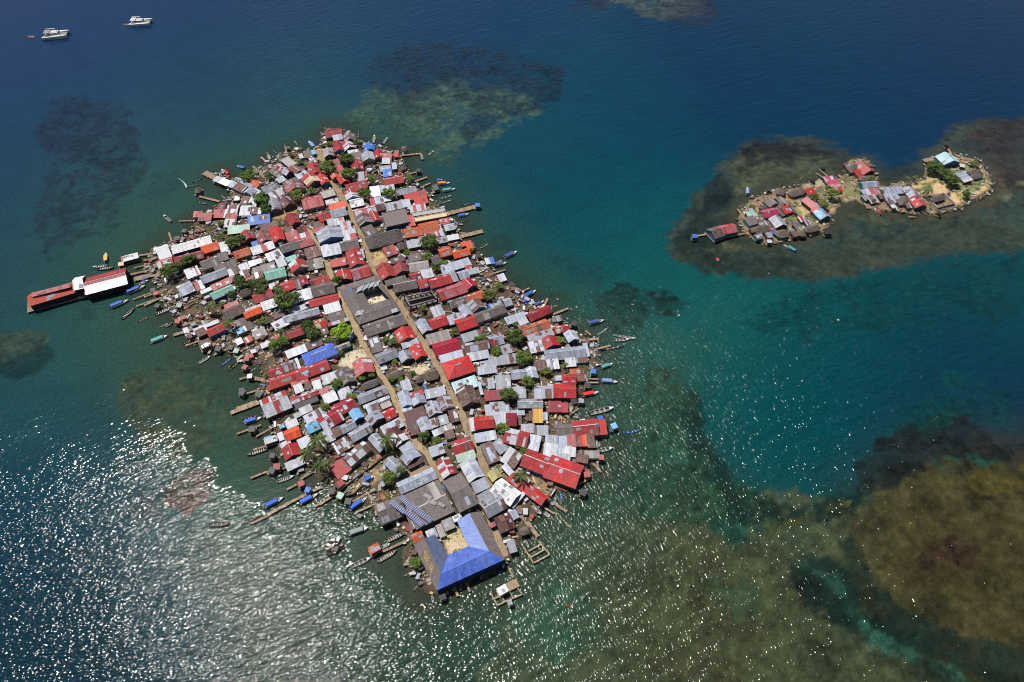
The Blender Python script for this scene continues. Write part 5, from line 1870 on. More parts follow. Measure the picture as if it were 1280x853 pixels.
def add_palm(px, r_w):
    rad = r_w / 7.1111 * scale_at(*px); hgt = rad * 1.5 + 2.0; p = at(*px, GZ + hgt); lean = Vector((R.uniform(-.8, .8), R.uniform(-.8, .8), 0))
    root = thing('palm_tree', 'palm tree', (p.x - lean.x, p.y - lean.y, GZ - .1), 0, None, 'coconut palms')
    mb = MB(); mb.tube([(0, 0, 0), lean * .25 + Vector((0, 0, hgt * .5)), lean + Vector((0, 0, hgt))], [.22, .16, .12], 7); mb.obj('trunk', M['post'], root)
    c = link(bpy.data.objects.new('crown', R.choice(PALM)), root); c.location = lean + Vector((0, 0, hgt)); c.scale = (rad * 1.15,) * 3; c.rotation_euler = (0, 0, R.uniform(0, 6))
    THINGS.append((root, 'coconut palm', px))
# ---------------------------------------------------------------- jetties, outhouses
def add_jetty(pxs_, w_w):
    P = [at(*p, 1.0) for p in pxs_]; wd = max(.9, w_w / 7.1111 * scale_at(*pxs_[0]) * .82); o0 = P[0]
    stone = wd > 5.0
    root = thing('stone_wharf' if stone else 'jetty', 'wharf' if stone else 'jetty', o0, 0, None, 'stone wharves' if stone else 'plank jetties')
    top = 0.0; mb = MB()
    for i, (a, b) in enumerate(zip(P, P[1:])):
        a, b = a - o0, b - o0; d = (b - a).normalized(); s = Vector((-d.y, d.x, 0)) * wd / 2; n = max(1, int((b - a).length / (3.0 if stone else .8)))
        for k in range(n):
            p, q = a.lerp(b, k / n), a.lerp(b, (k + (1 if stone else .93)) / n); j = 0 if stone else R.uniform(-.12, .12); z = Vector((0, 0, -.004 * i + R.uniform(-.02, .02) * (not stone)))
            t = R.uniform(.7, 1.12); th = Vector((0, 0, -1.6 if stone else -.12)); A = [p - s * (1 + j), q - s * (1 + j), q + s * (1 + j), p + s * (1 + j)]; A = [v + z for v in A]
            mb.poly(A, 0, t); B = [v + th for v in A]; mb.poly(B[::-1], 0, t)
            for u in range(4): mb.poly([B[u], B[(u + 1) % 4], A[(u + 1) % 4], A[u]], 0, t)
    mb.obj('deck', M['stone'] if stone else M['deck'], root)
    if not stone:
        pb = MB(); pb.tube([(0, 0, -1.9), (0, 0, .35)], [.11, .11], 6); pm = pb.mesh('post', [M['post']]); tot = sum((b - a).length for a, b in zip(P, P[1:]))
        st = max(3.0, tot / 6)
        for a, b in zip(P, P[1:]):
            a, b = a - o0, b - o0; ln = (b - a).length; d = (b - a) / max(ln, .01); s = Vector((-d.y, d.x, 0)) * (wd / 2 + .05); k = max(1, int(ln / st))
            for i in range(k):
                for sg in (-1, 1):
                    o = link(bpy.data.objects.new('post', pm), root); o.location = a.lerp(b, (i + .5) / k) + s * sg
    mid = pxs_[len(pxs_) // 2] if len(pxs_) > 2 else tuple((u + v) / 2 for u, v in zip(*pxs_))
    tot = sum((b - a).length for a, b in zip(P, P[1:]))
    THINGS.append((root, 'broad stone wharf' if stone else ('long ' if tot > 32 else 'short ' if tot < 9 else '') + ('bent ' if len(P) > 2 else '') + 'plank jetty', mid))
    JET.append((P, wd))
JET = []
HUTCOL = {'k': ('z', 'dark'), 't': ('h', 'thatched'), 'b': ('b', 'blue-roofed'), 'q': ('q', 'sage-roofed'), 'r': ('r', 'red-roofed'), 'e': ('e', 'beige-roofed'), 'w': ('w', 'white-roofed'), 'g': ('g', 'grey-roofed'), 'i': ('B', 'sky-blue-roofed'), 'p': ('p', 'pink-roofed')}
def add_outhouse(px, c):
    p = at(*px, 2.6); root = thing('outhouse', 'outhouse', (p.x, p.y, 1.0), R.uniform(-.5, .5), None, 'small outhouses standing over the water'); s = R.uniform(.95, 1.35)
    mb = MB(); mb.box(-s - .3, s + .3, -s - .3, s + .3, -.15, 0); mb.obj('floor', M['deck'], root)
    mb = MB(); mb.box(-s, s, -s, s, .002, 1.9); mb.obj('walls', WALL[R.choice('nng')], root)
    mb = MB(); roof_sheets(mb, (-s - .25, s + .25, 2.2), (s + .25, s + .25, 2.2), (s + .25, -s - .25, 1.85), (-s - .25, -s - .25, 1.85), 3, 0); mb.obj('roof', ROOF[HUTCOL[c][0]], root)
    mb = MB(); mb.box(-.4, .4, -s - .03, -s + .03, .05, 1.7); mb.obj('door', M['door'], root)
    mb = MB(); mb.tube([(0, 0, -2.0), (0, 0, -.15)], [.1, .1], 6); pm = mb.mesh('stilt', [M['post']])
    for x in (-s, s):
        for y in (-s, s): o = link(bpy.data.objects.new('stilt', pm), root); o.location = (x, y, 0)
    THINGS.append((root, HUTCOL[c][1] + ' outhouse hut', px))
# ---------------------------------------------------------------- boats
def hull_mesh(L, W, dep, sheer, bow, stern_w, name):
    """open boat: lofted shell with inner skin; x forward"""
    st = []; n = 11
    for i in range(n):
        f = i / (n - 1); x = -L / 2 + L * f
        w_ = W / 2 * (stern_w + (1 - stern_w) * min(1, f * 2.4)) * (1 - max(0, (f - bow) / (1 - bow)) ** 1.9 * .985)
        z = dep + sheer * max(0, (f - .35)) ** 2
        k = -.18 + (.35 * max(0, f - .8) / .2 * dep if f > .8 else 0)
        st.append((x, w_, z, k))
    mb = MB(); t = .05
    def ring(x, w_, z, k): return [(x, -w_, z), (x, -w_ * .82, k + .12), (x, 0, k), (x, w_ * .82, k + .12), (x, w_, z)]
    def ringi(x, w_, z, k): w2 = max(.005, w_ - .07); return [(x, -w2, z), (x, -w2 * .8, max(k + .2, .02)), (x, 0, max(k + .2, .02)), (x, w2 * .8, max(k + .2, .02)), (x, w2, z)]
    for a, b in zip(st, st[1:]):
        r0, r1 = ring(*a), ring(*b); q0, q1 = ringi(*a), ringi(*b)
        for j in range(4):
            mb.poly([r0[j], r1[j], r1[j + 1], r0[j + 1]], 0, 1); mb.poly([q0[j + 1], q1[j + 1], q1[j], q0[j]], 1, 1)
        for j in (0, 4): mb.poly([r0[j], q0[j], q1[j], r1[j]] if j == 4 else [r1[j], q1[j], q0[j], r0[j]], 0, 1.1)
    for s_, e in ((st[0], 0), (st[-1], 1)):
        r = ring(*s_); mb.poly(r if e else r[::-1], 0, .95)
    r, q = ring(*st[0]), ringi(*st[0])
    mb.poly([q[0], q[1], q[2], q[3], q[4]], 1, .9)
    # fore deck
    a, b, c = st[-1], st[-2], st[-3]
    mb.poly([(c[0], -c[1] + .04, c[2] - .03), (c[0], c[1] - .04, c[2] - .03), (b[0], b[1] - .03, b[2] - .02), (b[0], -b[1] + .03, b[2] - .02)], 0, 1.05)
    mb.poly([(b[0], -b[1] + .03, b[2] - .02), (b[0], b[1] - .03, b[2] - .02), (a[0], .01, a[2] - .01), (a[0], -.01, a[2] - .01)], 0, 1.05)
    return mb.mesh(name, [M['hullw'], M['inner']], False)
HULL = {'panga': hull_mesh(9, 2.0, .75, .9, .62, .82, 'hull'), 'canoe': hull_mesh(8, 1.0, .42, .5, .6, .45, 'dugout_hull'), 'tour': hull_mesh(12, 2.5, .95, 1.0, .66, .85, 'hull')}
def bench(W): mb = MB(); mb.box(-.18, .18, -W / 2, W / 2, .42, .50); return mb.mesh('seat', [M['seat']])
SEATP, SEATC = bench(1.75), bench(.72)
def canopy_mesh(L, W, top):
    mb = MB(); n = 6
    for i in range(n):
        y0, y1 = -W / 2 + W * i / n, -W / 2 + W * (i + 1) / n; z0, z1 = top - .18 * (2 * y0 / W) ** 2, top - .18 * (2 * y1 / W) ** 2
        for k in range(4):
            x0, x1 = -L / 2 + L * k / 4, -L / 2 + L * (k + 1) / 4; t = R.uniform(.9, 1.06)
            mb.poly([(x0, y0, z0), (x1, y0, z0), (x1, y1, z1), (x0, y1, z1)], 0, t); mb.poly([(x0, y1, z1 - .04), (x1, y1, z1 - .04), (x1, y0, z0 - .04), (x0, y0, z0 - .04)], 0, .8)
    for y in (-W / 2, W / 2): mb.poly([(-L / 2, y, top - .18), (L / 2, y, top - .18), (L / 2, y, top - .3), (-L / 2, y, top - .3)][::1 if y < 0 else -1], 0, .9)
    return mb.mesh('canopy', [CANOPY['blue']])
CAN = {'canopy': canopy_mesh(5.2, 2.0, 1.95), 'tour': canopy_mesh(7.6, 2.4, 2.2), 'small': canopy_mesh(4.6, 1.9, 1.4)}
_m = MB(); _m.tube([(0, 0, .45), (0, 0, 1.9)], [.04, .04], 6); CPOST = _m.mesh('post', [M['alu']])
_m = MB(); _m.box(-.28, .22, -.2, .2, .75, 1.2); _m.box(-.12, .08, -.09, .09, -.2, .748); _m.bar((.2, 0, .95), (.75, 0, 1.05), .05, .05); MOTOR = _m.mesh('outboard_motor', [M['motor']])
_m = MB(); _m.tube([(-1.4, .1, .35), (0, .12, .5), (1.6, .1, .4)], [.12, .42, .1], 7); LOAD = _m.mesh('cargo', [M['seat']])
def setmat(o, m, i=0): o.material_slots[i].link = 'OBJECT'; o.material_slots[i].material = m
BN = {'canopy': '{} canopied panga', 'panga': 'open {} panga', 'open': 'open {} passenger boat with benches', 'canoe': '{} dugout canoe', 'tour': '{}-roofed covered tour boat', 'small': 'boat under a {} tarpaulin', 'motor': '{} motor canoe', 'sail': '{} sailing canoe with slack grey sail', 'kayak': '{} kayak'}
def add_boat(kind, p_st, p_bow, col):
    a, b = at(*p_st, .3), at(*p_bow, .3); L = max(3.2, (b - a).length * .95); ang = math.atan2(b.y - a.y, b.x - a.x); c = (a + b) / 2
    hk = {'canopy': 'panga', 'open': 'panga', 'panga': 'panga', 'small': 'panga', 'tour': 'tour'}.get(kind, 'canoe'); L0 = {'panga': 9, 'canoe': 8, 'tour': 12}[hk]
    land = on_land(c.x, c.y); z = 0.0 if land > 0 else GZ + .12
    nm = {'canopy': 'panga', 'open': 'panga', 'panga': 'panga', 'small': 'panga', 'tour': 'tour_boat', 'kayak': 'kayak', 'sail': 'sailing_canoe'}.get(kind, 'canoe')
    root = thing(nm, {'panga': 'boat', 'tour_boat': 'boat', 'kayak': 'kayak'}.get(nm, 'canoe'), (c.x, c.y, z), ang, None, {'panga': 'pangas moored around the islands', 'canoe': 'dugout canoes'}.get(nm))
    k = L / L0; wk = min(1.35, max(.85, k ** .6)); wk *= .45 if kind == 'kayak' else 1; root.scale = (k, wk, min(1.2, max(.85, k)))
    h = link(bpy.data.objects.new('hull', HULL[hk]), root)
    hm = {'-': R.choice(['hulln', 'hulln', 'hulln', 'hullw']) if hk == 'canoe' else R.choice(['hullw', 'hullw', 'hullw', 'hulln'])}.get(col) or {'white': 'hullw', 'blue': 'hullb' if kind == 'canoe' else 'hullw', 'navy': 'hullk' if kind in ('canoe', 'motor') else 'hullw', 'yellow': 'hully' if kind == 'canoe' else 'hullw', 'cream': 'hullw', 'orange': 'hully' if kind == 'kayak' else 'hullw', 'red': 'hullw'}.get(col, 'hullw')
    if kind == 'kayak': hm = CANOPY['orange']
    else: hm = M[hm]
    setmat(h, hm)
    if kind == 'kayak': setmat(h, hm, 1)
    if col == 'blue' and kind == 'canoe': setmat(h, M['hullb'], 1)
    if hk == 'canoe' and kind != 'kayak':
        for x in (-1.8, 0.2, 1.8): s = link(bpy.data.objects.new('seat', SEATC), root); s.location = (x, 0, -.1)
    elif hk == 'panga':
        for x in {'open': (-3, -2, -1, 0, 1, 2), 'panga': (-2.6, -.8, 1.0), 'canopy': (2.2,), 'small': ()}[kind]:
            s = link(bpy.data.objects.new('seat', SEATP), root); s.location = (x, 0, .12)
        if R.random() < .5 and kind in ('open', 'panga'): s = link(bpy.data.objects.new('cargo', LOAD), root); s.location = (R.uniform(-1, 1), 0, 0)
    if kind in ('canopy', 'tour', 'small'):
        o = link(bpy.data.objects.new('canopy', CAN[kind]), root); setmat(o, CANOPY.get(col, CANOPY['sailcloth'])); o.location = (-1.1 if kind == 'canopy' else -.8 if kind == 'tour' else -.4, 0, 0)
        for x in (-3.3, 1.1):
            for y in (-.85, .85): s = link(bpy.data.objects.new('post', CPOST), root); s.location = (x, y, 0); s.scale = (1, 1, .7 if kind == 'small' else 1)
    if kind in ('canopy', 'open', 'panga', 'motor', 'tour') and not (kind == 'panga' and R.random() < .3):
        s = link(bpy.data.objects.new('outboard_motor', MOTOR), root); s.location = (-L0 / 2 - .1, 0, 0)
    if kind == 'sail':
        mb = MB(); mb.tube([(1, 0, .1), (1, 0, 3.4)], [.06, .04], 6); mb.obj('mast', M['post'], root)
        mb = MB(); g = [[Vector((1.0 - 2.9 * i / 5, .05 + .9 * math.sin(j / 5 * 3) * i / 5 + .2, 1.0 + .35 * math.sin(i + j) + 1.6 * (j / 5) * (1 - i / 6))) for i in range(6)] for j in range(6)]
        for j in range(5):
            for i in range(5): mb.poly([g[j][i], g[j][i + 1], g[j + 1][i + 1], g[j + 1][i]], 0, R.uniform(.9, 1.1))
        mb.obj('sail', CANOPY['sailcloth'], root)
    cn = {'-': 'grey' if kind == 'small' else 'white' if hm == M['hullw'] else 'wooden', 'lightblue': 'pale blue'}.get(col, col)
    THINGS.append((root, BN[kind].format(cn), ((p_st[0] + p_bow[0]) / 2, (p_st[1] + p_bow[1]) / 2)))
    if kind == 'motor' and p_bow[0] < 500:
        mb = MB(); prev = None
        for i in range(22):
            f = i / 21; q = at(p_st[0] - 4 * f - 6.5 * f * f, p_st[1] - 13.5 * f + 2 * f * f, .03); hw_ = .42 * (1 - f) + .12
            l, r = q + Vector((hw_, .3 * hw_, 0)), q - Vector((hw_, .3 * hw_, 0)); l.z = r.z = .03
            if prev: mb.poly([prev[0], prev[1], r, l], 0, R.uniform(.7, 1.1) * (1 - .5 * f))
            prev = (l, r)
        o = mb.obj('wake_foam', M['foam']); o['kind'] = 'stuff'; o['label'] = 'white foam wake curling behind the moving motor canoe'
# ---------------------------------------------------------------- small fittings
def add_dish(px):
    p = at(*px, GZ + 3.6); root = thing('satellite_dish', 'satellite dish', (p.x, p.y, GZ), 0, None, 'pink satellite dishes')
    mb = MB(); mb.tube([(0, 0, 0), (0, 0, 3.4)], [.05, .05], 6); mb.obj('mast', M['alu'], root)
    mb = MB(); ax = Vector((.35, -.55, .75)).normalized(); u = ax.orthogonal().normalized(); v = ax.cross(u); rings = []
    for k in range(4):
        r = .58 * k / 3; rings.append([Vector((0, 0, 3.5)) + (u * math.cos(a) + v * math.sin(a)) * r + ax * (.35 * (r / .58) ** 2) for a in (6.283 * i / 14 for i in range(14))])
    for r0, r1 in zip(rings, rings[1:]):
        for i in range(14): mb.poly([r0[i], r1[i], r1[(i + 1) % 14], r0[(i + 1) % 14]], 0, 1)
    mb.obj('bowl', M['dish'], root); mb = MB(); mb.bar(Vector((0, 0, 3.5)) + ax * .05, Vector((0, 0, 3.5)) + ax * .8, .05, .05); mb.obj('feed_arm', M['alu'], root)
    THINGS.append((root, 'pink satellite dish', px))
_m = MB(); _m.tube([(0, 0, 0), (0, 0, .05), (0, 0, 1.15), (0, 0, 1.4)], [.62, .66, .66, .4], 14); TANK = _m.mesh('barrel', [M['tank']])
_m = MB(); _m.tube([(0, 0, 1.4), (0, 0, 1.52)], [.22, .22], 10); LID = _m.mesh('lid', [M['tank']])
def add_tank(px, c):
    p = at(*px, GZ + 1); root = thing('water_tank', 'water tank', (p.x, p.y, GZ + .02), 0, None, 'plastic water tanks')
    m = {'w': M['tank'], 'b': M['tankb'], 'p': M['dish']}[c]
    for me in (TANK, LID): o = link(bpy.data.objects.new(me.name.split('.')[0], me), root); setmat(o, m)
    THINGS.append((root, {'w': 'white', 'b': 'blue', 'p': 'pink'}[c] + ' plastic water tank', px))
def add_wall(pxs_):
    P = [at(*p, GZ + 1.2) for p in pxs_]; root = thing('stone_wall', 'wall', P[0]); mb = MB()
    for a, b in zip(P, P[1:]): mb.bar(a - P[0] + Vector((0, 0, -.8)), b - P[0] + Vector((0, 0, -.8)), .5, 1.6, 0, 1)
    mb.obj('wall_run', M['dark'], root); THINGS.append((root, 'dark stone retaining wall', pxs_[len(pxs_) // 2]))
for ln in DATA_I.split('\n'):
    t = ln.split()
    if not t: continue
    if t[0] == 'W': w = (float(t[1]), float(t[2])); continue
    if t[0] == 'T': add_tree(wpx(w, t[2]), float(t[1]), t[3])
    elif t[0] == 'P': add_palm(wpx(w, t[2]), float(t[1]))
    elif t[0] == 'J': add_jetty(pxs(w, t[2:]), float(t[1]))
    elif t[0] == 'O': add_outhouse(wpx(w, t[1]), t[2])
    elif t[0] == 'B': add_boat(t[1], wpx(w, t[2]), wpx(w, t[3]), t[4])
    elif t[0] == 'S': add_dish(wpx(w, t[1]))
    elif t[0] == 'K': add_tank(wpx(w, t[1]), t[2])
    elif t[0] == 'R': add_wall(pxs(w, t[2:]))
# canoes, stages and huts crowding the waterline between those already placed
busy = [p for _, _, p in THINGS]
def free(px, m): return all((px[0] - q[0]) ** 2 + (px[1] - q[1]) ** 2 > m * m for q in busy)
rs = random.Random(77); NS = len(SHORE)
for i in range(NS):
    a, b = Vector(SHORE[i]), Vector(SHORE[(i + 1) % NS]); t = (b - a); k = max(1, int(t.length / 9)); t.normalize(); nrm = Vector((t.y, -t.x))
    for j in range(k):
        p = a.lerp(b, (j + rs.random()) / k); o = rs.uniform(3, 9)
        if not (p.y > 300 and (p.x < 470 or p.x > 640)) and rs.random() < .5: continue
        q = p + nrm * o
        if not free(q, 8.5): continue
        busy.append(tuple(q)); c = rs.random()
        if c < .55:
            dd = (nrm * rs.uniform(.6, 1) + t * rs.uniform(-.7, .7)).normalized() * rs.uniform(8, 12); add_boat('canoe', tuple(q - dd * .5), tuple(q + dd * .5), rs.choice(('-', '-', '-', 'white', 'navy', 'blue')))
        elif c < .85: add_jetty([tuple(p - nrm * 4), tuple(p + nrm * rs.uniform(8, 15))], rs.uniform(18, 28))
        else: add_outhouse(tuple(q), rs.choice('kkkrgbw'))
# hut on stilts north-east of the pier hall
A, B, C = [(20 + u / 7.1111, 290 + v / 7.1111) for u, v in ((932, 225), (1075, 192), (1088, 228))]
build_house('S', A, B, C, 'r/w', 'n', 2.4)
# kiosk over the water and the timber pens at the island tip
A, B, C = [(440 + u / 7.1111, 640 + v / 7.1111) for u, v in ((138, 322), (230, 272), (258, 328))]
build_house('S', A, B, C, 'o', 'n', 2.6, label='orange-roofed kiosk on stilts at the end of the short pale jetty', name='kiosk')
def pen(lines, label, deck=None, roof=None):
    f = lambda q: (600 + q[0] / 7.1111, 640 + q[1] / 7.1111)
    p0 = at(*f(lines[0][0]), 1.0); root = thing('timber_pen', 'pen', p0, 0, label)
    mb = MB(); mb.tube([(0, 0, -1.8), (0, 0, .3)], [.1, .1], 6); pm = mb.mesh('post', [M['post']]); seen = set()
    for i, (a, b) in enumerate(lines):
        P, Q = at(*f(a), 1.0 + .01 * i) - p0, at(*f(b), 1.0 + .01 * i) - p0; mb = MB(); mb.bar(P, Q, .55, .16); mb.obj('walkway', M['deck'], root)
        for q in (P, Q):
            key = (round(q.x), round(q.y))
            if key not in seen: seen.add(key); o = link(bpy.data.objects.new('post', pm), root); o.location = q
    if deck:
        P = [at(*f(q), 1.12) - p0 for q in deck]; mb = MB(); mb.poly(P); mb.poly([p - Vector((0, 0, .15)) for p in P][::-1])
        for i in range(len(P)): a, b = P[i], P[(i + 1) % len(P)]; mb.poly([a - Vector((0, 0, .15)), b - Vector((0, 0, .15)), b, a])
        mb.obj('platform', M['deck'], root)
    return root
pen([((385, 310), (475, 455)), ((520, 262), (620, 378)), ((475, 455), (620, 378)), ((440, 408), (575, 335)), ((430, 350), (548, 285))], 'bare timber frame of a fish pen standing in the shallows off the maroon house')
pen([((88, 708), (155, 832)), ((130, 768), (265, 712)), ((155, 832), (220, 800)), ((185, 742), (220, 800)), ((265, 712), (295, 770)), ((220, 800), (375, 732)), ((335, 680), (375, 732))], 'pale timber pen and landing at the foot of the narrow walkway below the school', [(225, 640), (320, 590), (355, 660), (262, 705)])
A, B, C = [(600 + u / 7.1111, 640 + v / 7.1111) for u, v in ((140, 685), (222, 645), (262, 700))]
build_house('S', A, B, C, 'W', 'w', 2.3, label='white-roofed hut on the timber landing below the blue school', name='landing_hut')
A, B, C = [(600 + u / 7.1111, 640 + v / 7.1111) for u, v in ((245, 790), (275, 780), (292, 820))]
build_house('S', A, B, C, 'l', 'w', 2.1, label='tiny pale outhouse at the outermost corner of the timber pen', name='outhouse')
# junk-laden raft
f = lambda u, v: (380 + u / 7.1111, 640 + v / 7.1111)
P = [at(*f(*q), .5) for q in ((180, 300), (300, 218), (362, 322), (212, 398))]; ctr = sum(P, Vector()) / 4
root = thing('raft', 'raft', ctr, 0, 'junk-laden dark raft anchored off the boat yard'); mb = MB(); L = [p - ctr for p in P]
mb.poly(L, 0, 1); mb.poly([p - Vector((0, 0, .6)) for p in L][::-1])
for i in range(4): a, b = L[i], L[(i + 1) % 4]; mb.poly([a - Vector((0, 0, .6)), b - Vector((0, 0, .6)), b, a])
mb.obj('deck', M['dark'], root)
for i in range(34):
    u, v = R.uniform(.06, .94), R.uniform(.06, .94); p = L[0].lerp(L[1], u).lerp(L[3].lerp(L[2], u), v); s = R.uniform(.35, .95); mb = MB()
    mb.box(-s, s, -s * R.uniform(.4, 1), s * R.uniform(.4, 1), .002, R.uniform(.4, 1.1)); o = mb.obj('crate', R.choice([M['seat'], M['deck'], M['inner'], M['dark'], M['hullw'], M['alu']]), root); o.location = p; o.rotation_euler = (0, 0, R.uniform(0, 3))
# ---------------------------------------------------------------- catamarans, dinghies
def catamaran(p0, p1, label):
    a, b = at(*p0, .5), at(*p1, .5); L = (b - a).length; ang = math.atan2(b.y - a.y, b.x - a.x); root = thing('catamaran', 'catamaran', ((a.x + b.x) / 2, (a.y + b.y) / 2, 0), ang, label, 'anchored white catamarans')
    k = L / 14; W = 7.6 * k
    for y in (-W / 2 + .8 * k, W / 2 - .8 * k):
        mb = MB(); st = [(-7, .75, 1.5), (-5, .85, 1.55), (0, .9, 1.7), (4, .75, 1.8), (6, .4, 1.85), (7, .04, 1.9)]
        for s0, s1 in zip(st, st[1:]):
            r = [[(x * k, y - w_ * k, z * k), (x * k, y - w_ * .7 * k, -.3), (x * k, y + w_ * .7 * k, -.3), (x * k, y + w_ * k, z * k)] for x, w_, z in (s0, s1)]
            for j in range(3): mb.poly([r[0][j], r[1][j], r[1][j + 1], r[0][j + 1]])
            mb.poly([r[0][3], r[1][3], r[1][0], r[0][0]])
        x, w_, z = st[0]; mb.poly([(x * k, y + w_ * k, z * k), (x * k, y + w_ * .7 * k, -.3), (x * k, y - w_ * .7 * k, -.3), (x * k, y - w_ * k, z * k)]); mb.obj('hull', M['tank'], root)
    mb = MB(); mb.box(-5.6 * k, 2.4 * k, -W / 2 + 1.2 * k, W / 2 - 1.2 * k, 1.2 * k, 1.75 * k); mb.obj('bridge_deck', M['tank'], root)
    mb = MB(); r0 = [(-4 * k, -2.3 * k), (2.2 * k, -2.1 * k), (2.2 * k, 2.1 * k), (-4 * k, 2.3 * k)]; r1 = [(x * .86 - .2 * k, y * .85) for x, y in r0]
    lo = [(x, y, 1.752 * k) for x, y in r0]; hi = [(x, y, 2.9 * k) for x, y in r1]; mb.poly(hi)
    for i in range(4): mb.poly([lo[i], lo[(i + 1) % 4], hi[(i + 1) % 4], hi[i]])
    cab = mb.obj('cabin', M['tank'], root); mb = MB()
    for y in (-1, 1): mb.bar((-3.2 * k, y * 2.08 * k, 2.35 * k), (1.6 * k, y * 1.93 * k, 2.35 * k), .12, .5 * k)
    mb.bar((2.02 * k, -1.6 * k, 2.35 * k), (2.02 * k, 1.6 * k, 2.35 * k), .12, .5 * k); mb.obj('window_band', M['glass'], cab)
    mb = MB(); mb.box(-5.8 * k, -2.6 * k, -2.2 * k, 2.2 * k, 3.2 * k, 3.3 * k); mb.obj('bimini', CANOPY['sailcloth'] if 'dinghy' in label else M['tank'], root)
    mb = MB(); mb.box(2.5 * k, 6 * k, -2 * k, 2 * k, 1.3 * k, 1.36 * k); mb.obj('trampoline', CANOPY['grey'], root)
    mb = MB(); mb.tube([(1.2 * k, 0, 2.8 * k), (1.0 * k, 0, 19 * k)], [.16, .1], 8); mb.obj('mast', M['alu'], root)
    mb = MB(); mb.tube([(1.0 * k, 0, 4.2 * k), (-4.6 * k, 0, 4.4 * k)], [.12, .1], 8); mb.tube([(.8 * k, 0, 4.5 * k), (-4.3 * k, 0, 4.75 * k)], [.28, .2], 8, 0, 1.05); mb.obj('boom', M['alu'], root)
    mb = MB(); mb.tube([(6.6 * k, 0, 1.8 * k), (1.0 * k, 0, 17.5 * k)], [.05, .05], 5); mb.obj('forestay', M['alu'], root)
f20 = lambda u, v: (20 + u / 7.1111, v / 7.1111)
catamaran(f20(250, 330), f20(475, 312), 'white sailing catamaran with bare mast, towing the dark dinghy')
catamaran(f20(1018, 212), f20(1210, 205), 'white sailing catamaran with bare mast and a tiny yellow tender')
def dinghy(p0, p1, mat, label):
    a, b = at(*p0), at(*p1); L = (b - a).length; root = thing('dinghy', 'dinghy', ((a.x + b.x) / 2, (a.y + b.y) / 2, .25), math.atan2(b.y - a.y, b.x - a.x), label)
    mb = MB(); w_ = max(.7, L * .22); mb.tube([(-L / 2, -w_, 0), (L * .2, -w_, 0), (L * .45, -w_ * .5, .1), (L / 2, 0, .15), (L * .45, w_ * .5, .1), (L * .2, w_, 0), (-L / 2, w_, 0)], [.25] * 7, 8); mb.obj('tube', mat, root)
    mb = MB(); mb.box(-L / 2, L * .3, -w_, w_, -.15, -.05); mb.obj('floor', M['inner'], root); s = link(bpy.data.objects.new('outboard_motor', MOTOR), root); s.location = (-L / 2 - .1, 0, -.2)
dinghy(f20(168, 332), f20(92, 328), M['hulln'], 'dark brown dinghy trailing behind the catamaran at the edge')
dinghy(f20(1000, 224), f20(958, 222), M['hully'], 'tiny yellow dinghy behind the second catamaran')
# ---------------------------------------------------------------- people
def person_mesh():
    me = bpy.data.meshes.new('body'); J = [(0, 0, .92), (0, 0, 1.2), (0, 0, 1.42), (0, 0, 1.5), (0, .01, 1.62), (.1, 0, .86), (.12, .04, .48), (.12, -.02, .06), (.13, .1, .03), (-.1, 0, .86), (-.12, -.08, .48), (-.12, -.16, .08), (-.12, -.06, .03), (.2, 0, 1.4), (.27, -.03, 1.12), (.27, .08, .88), (-.2, 0, 1.4), (-.27, .02, 1.12), (-.27, .1, .88)]
    E_ = [(0, 1), (1, 2), (2, 3), (3, 4), (0, 5), (5, 6), (6, 7), (7, 8), (0, 9), (9, 10), (10, 11), (11, 12), (2, 13), (13, 14), (14, 15), (2, 16), (16, 17), (17, 18)]
    rad = [.15, .14, .16, .06, .11, .1, .07, .05, .04, .1, .07, .05, .04, .07, .05, .04, .07, .05, .04]
    me.from_pydata(J, E_, []); o = bpy.data.objects.new('tmp', me); COL.objects.link(o); o.modifiers.new('s', 'SKIN'); o.modifiers.new('u', 'SUBSURF').levels = 1
    for v, r in zip(me.skin_vertices[0].data, rad): v.radius = (r, r)
    me.skin_vertices[0].data[0].use_root = True
    dg = bpy.context.evaluated_depsgraph_get(); m2 = bpy.data.meshes.new_from_object(o.evaluated_get(dg)); bpy.data.objects.remove(o); m2.name = 'body'
    a = m2.attributes.new('tint', 'FLOAT_COLOR', 'FACE'); a.data.foreach_set('color', [1.0] * 4 * len(m2.polygons)); m2.materials.clear()
    for mm in (M['skin'], M['tank'], M['dark']): m2.materials.append(mm)
    for p in m2.polygons: z = p.center.z; p.material_index = 0 if z > 1.46 or z < .45 or (z < 1.05 and abs(p.center.x) > .2) else 1 if z > .9 else 2
    return m2
BODY = person_mesh()
_m = MB(); _m.tube([(0, 0, 1.6), (0, 0, 1.70), (0, 0, 1.745)], [.125, .12, .06], 10); HAIR = _m.mesh('hair', [M['motor']])
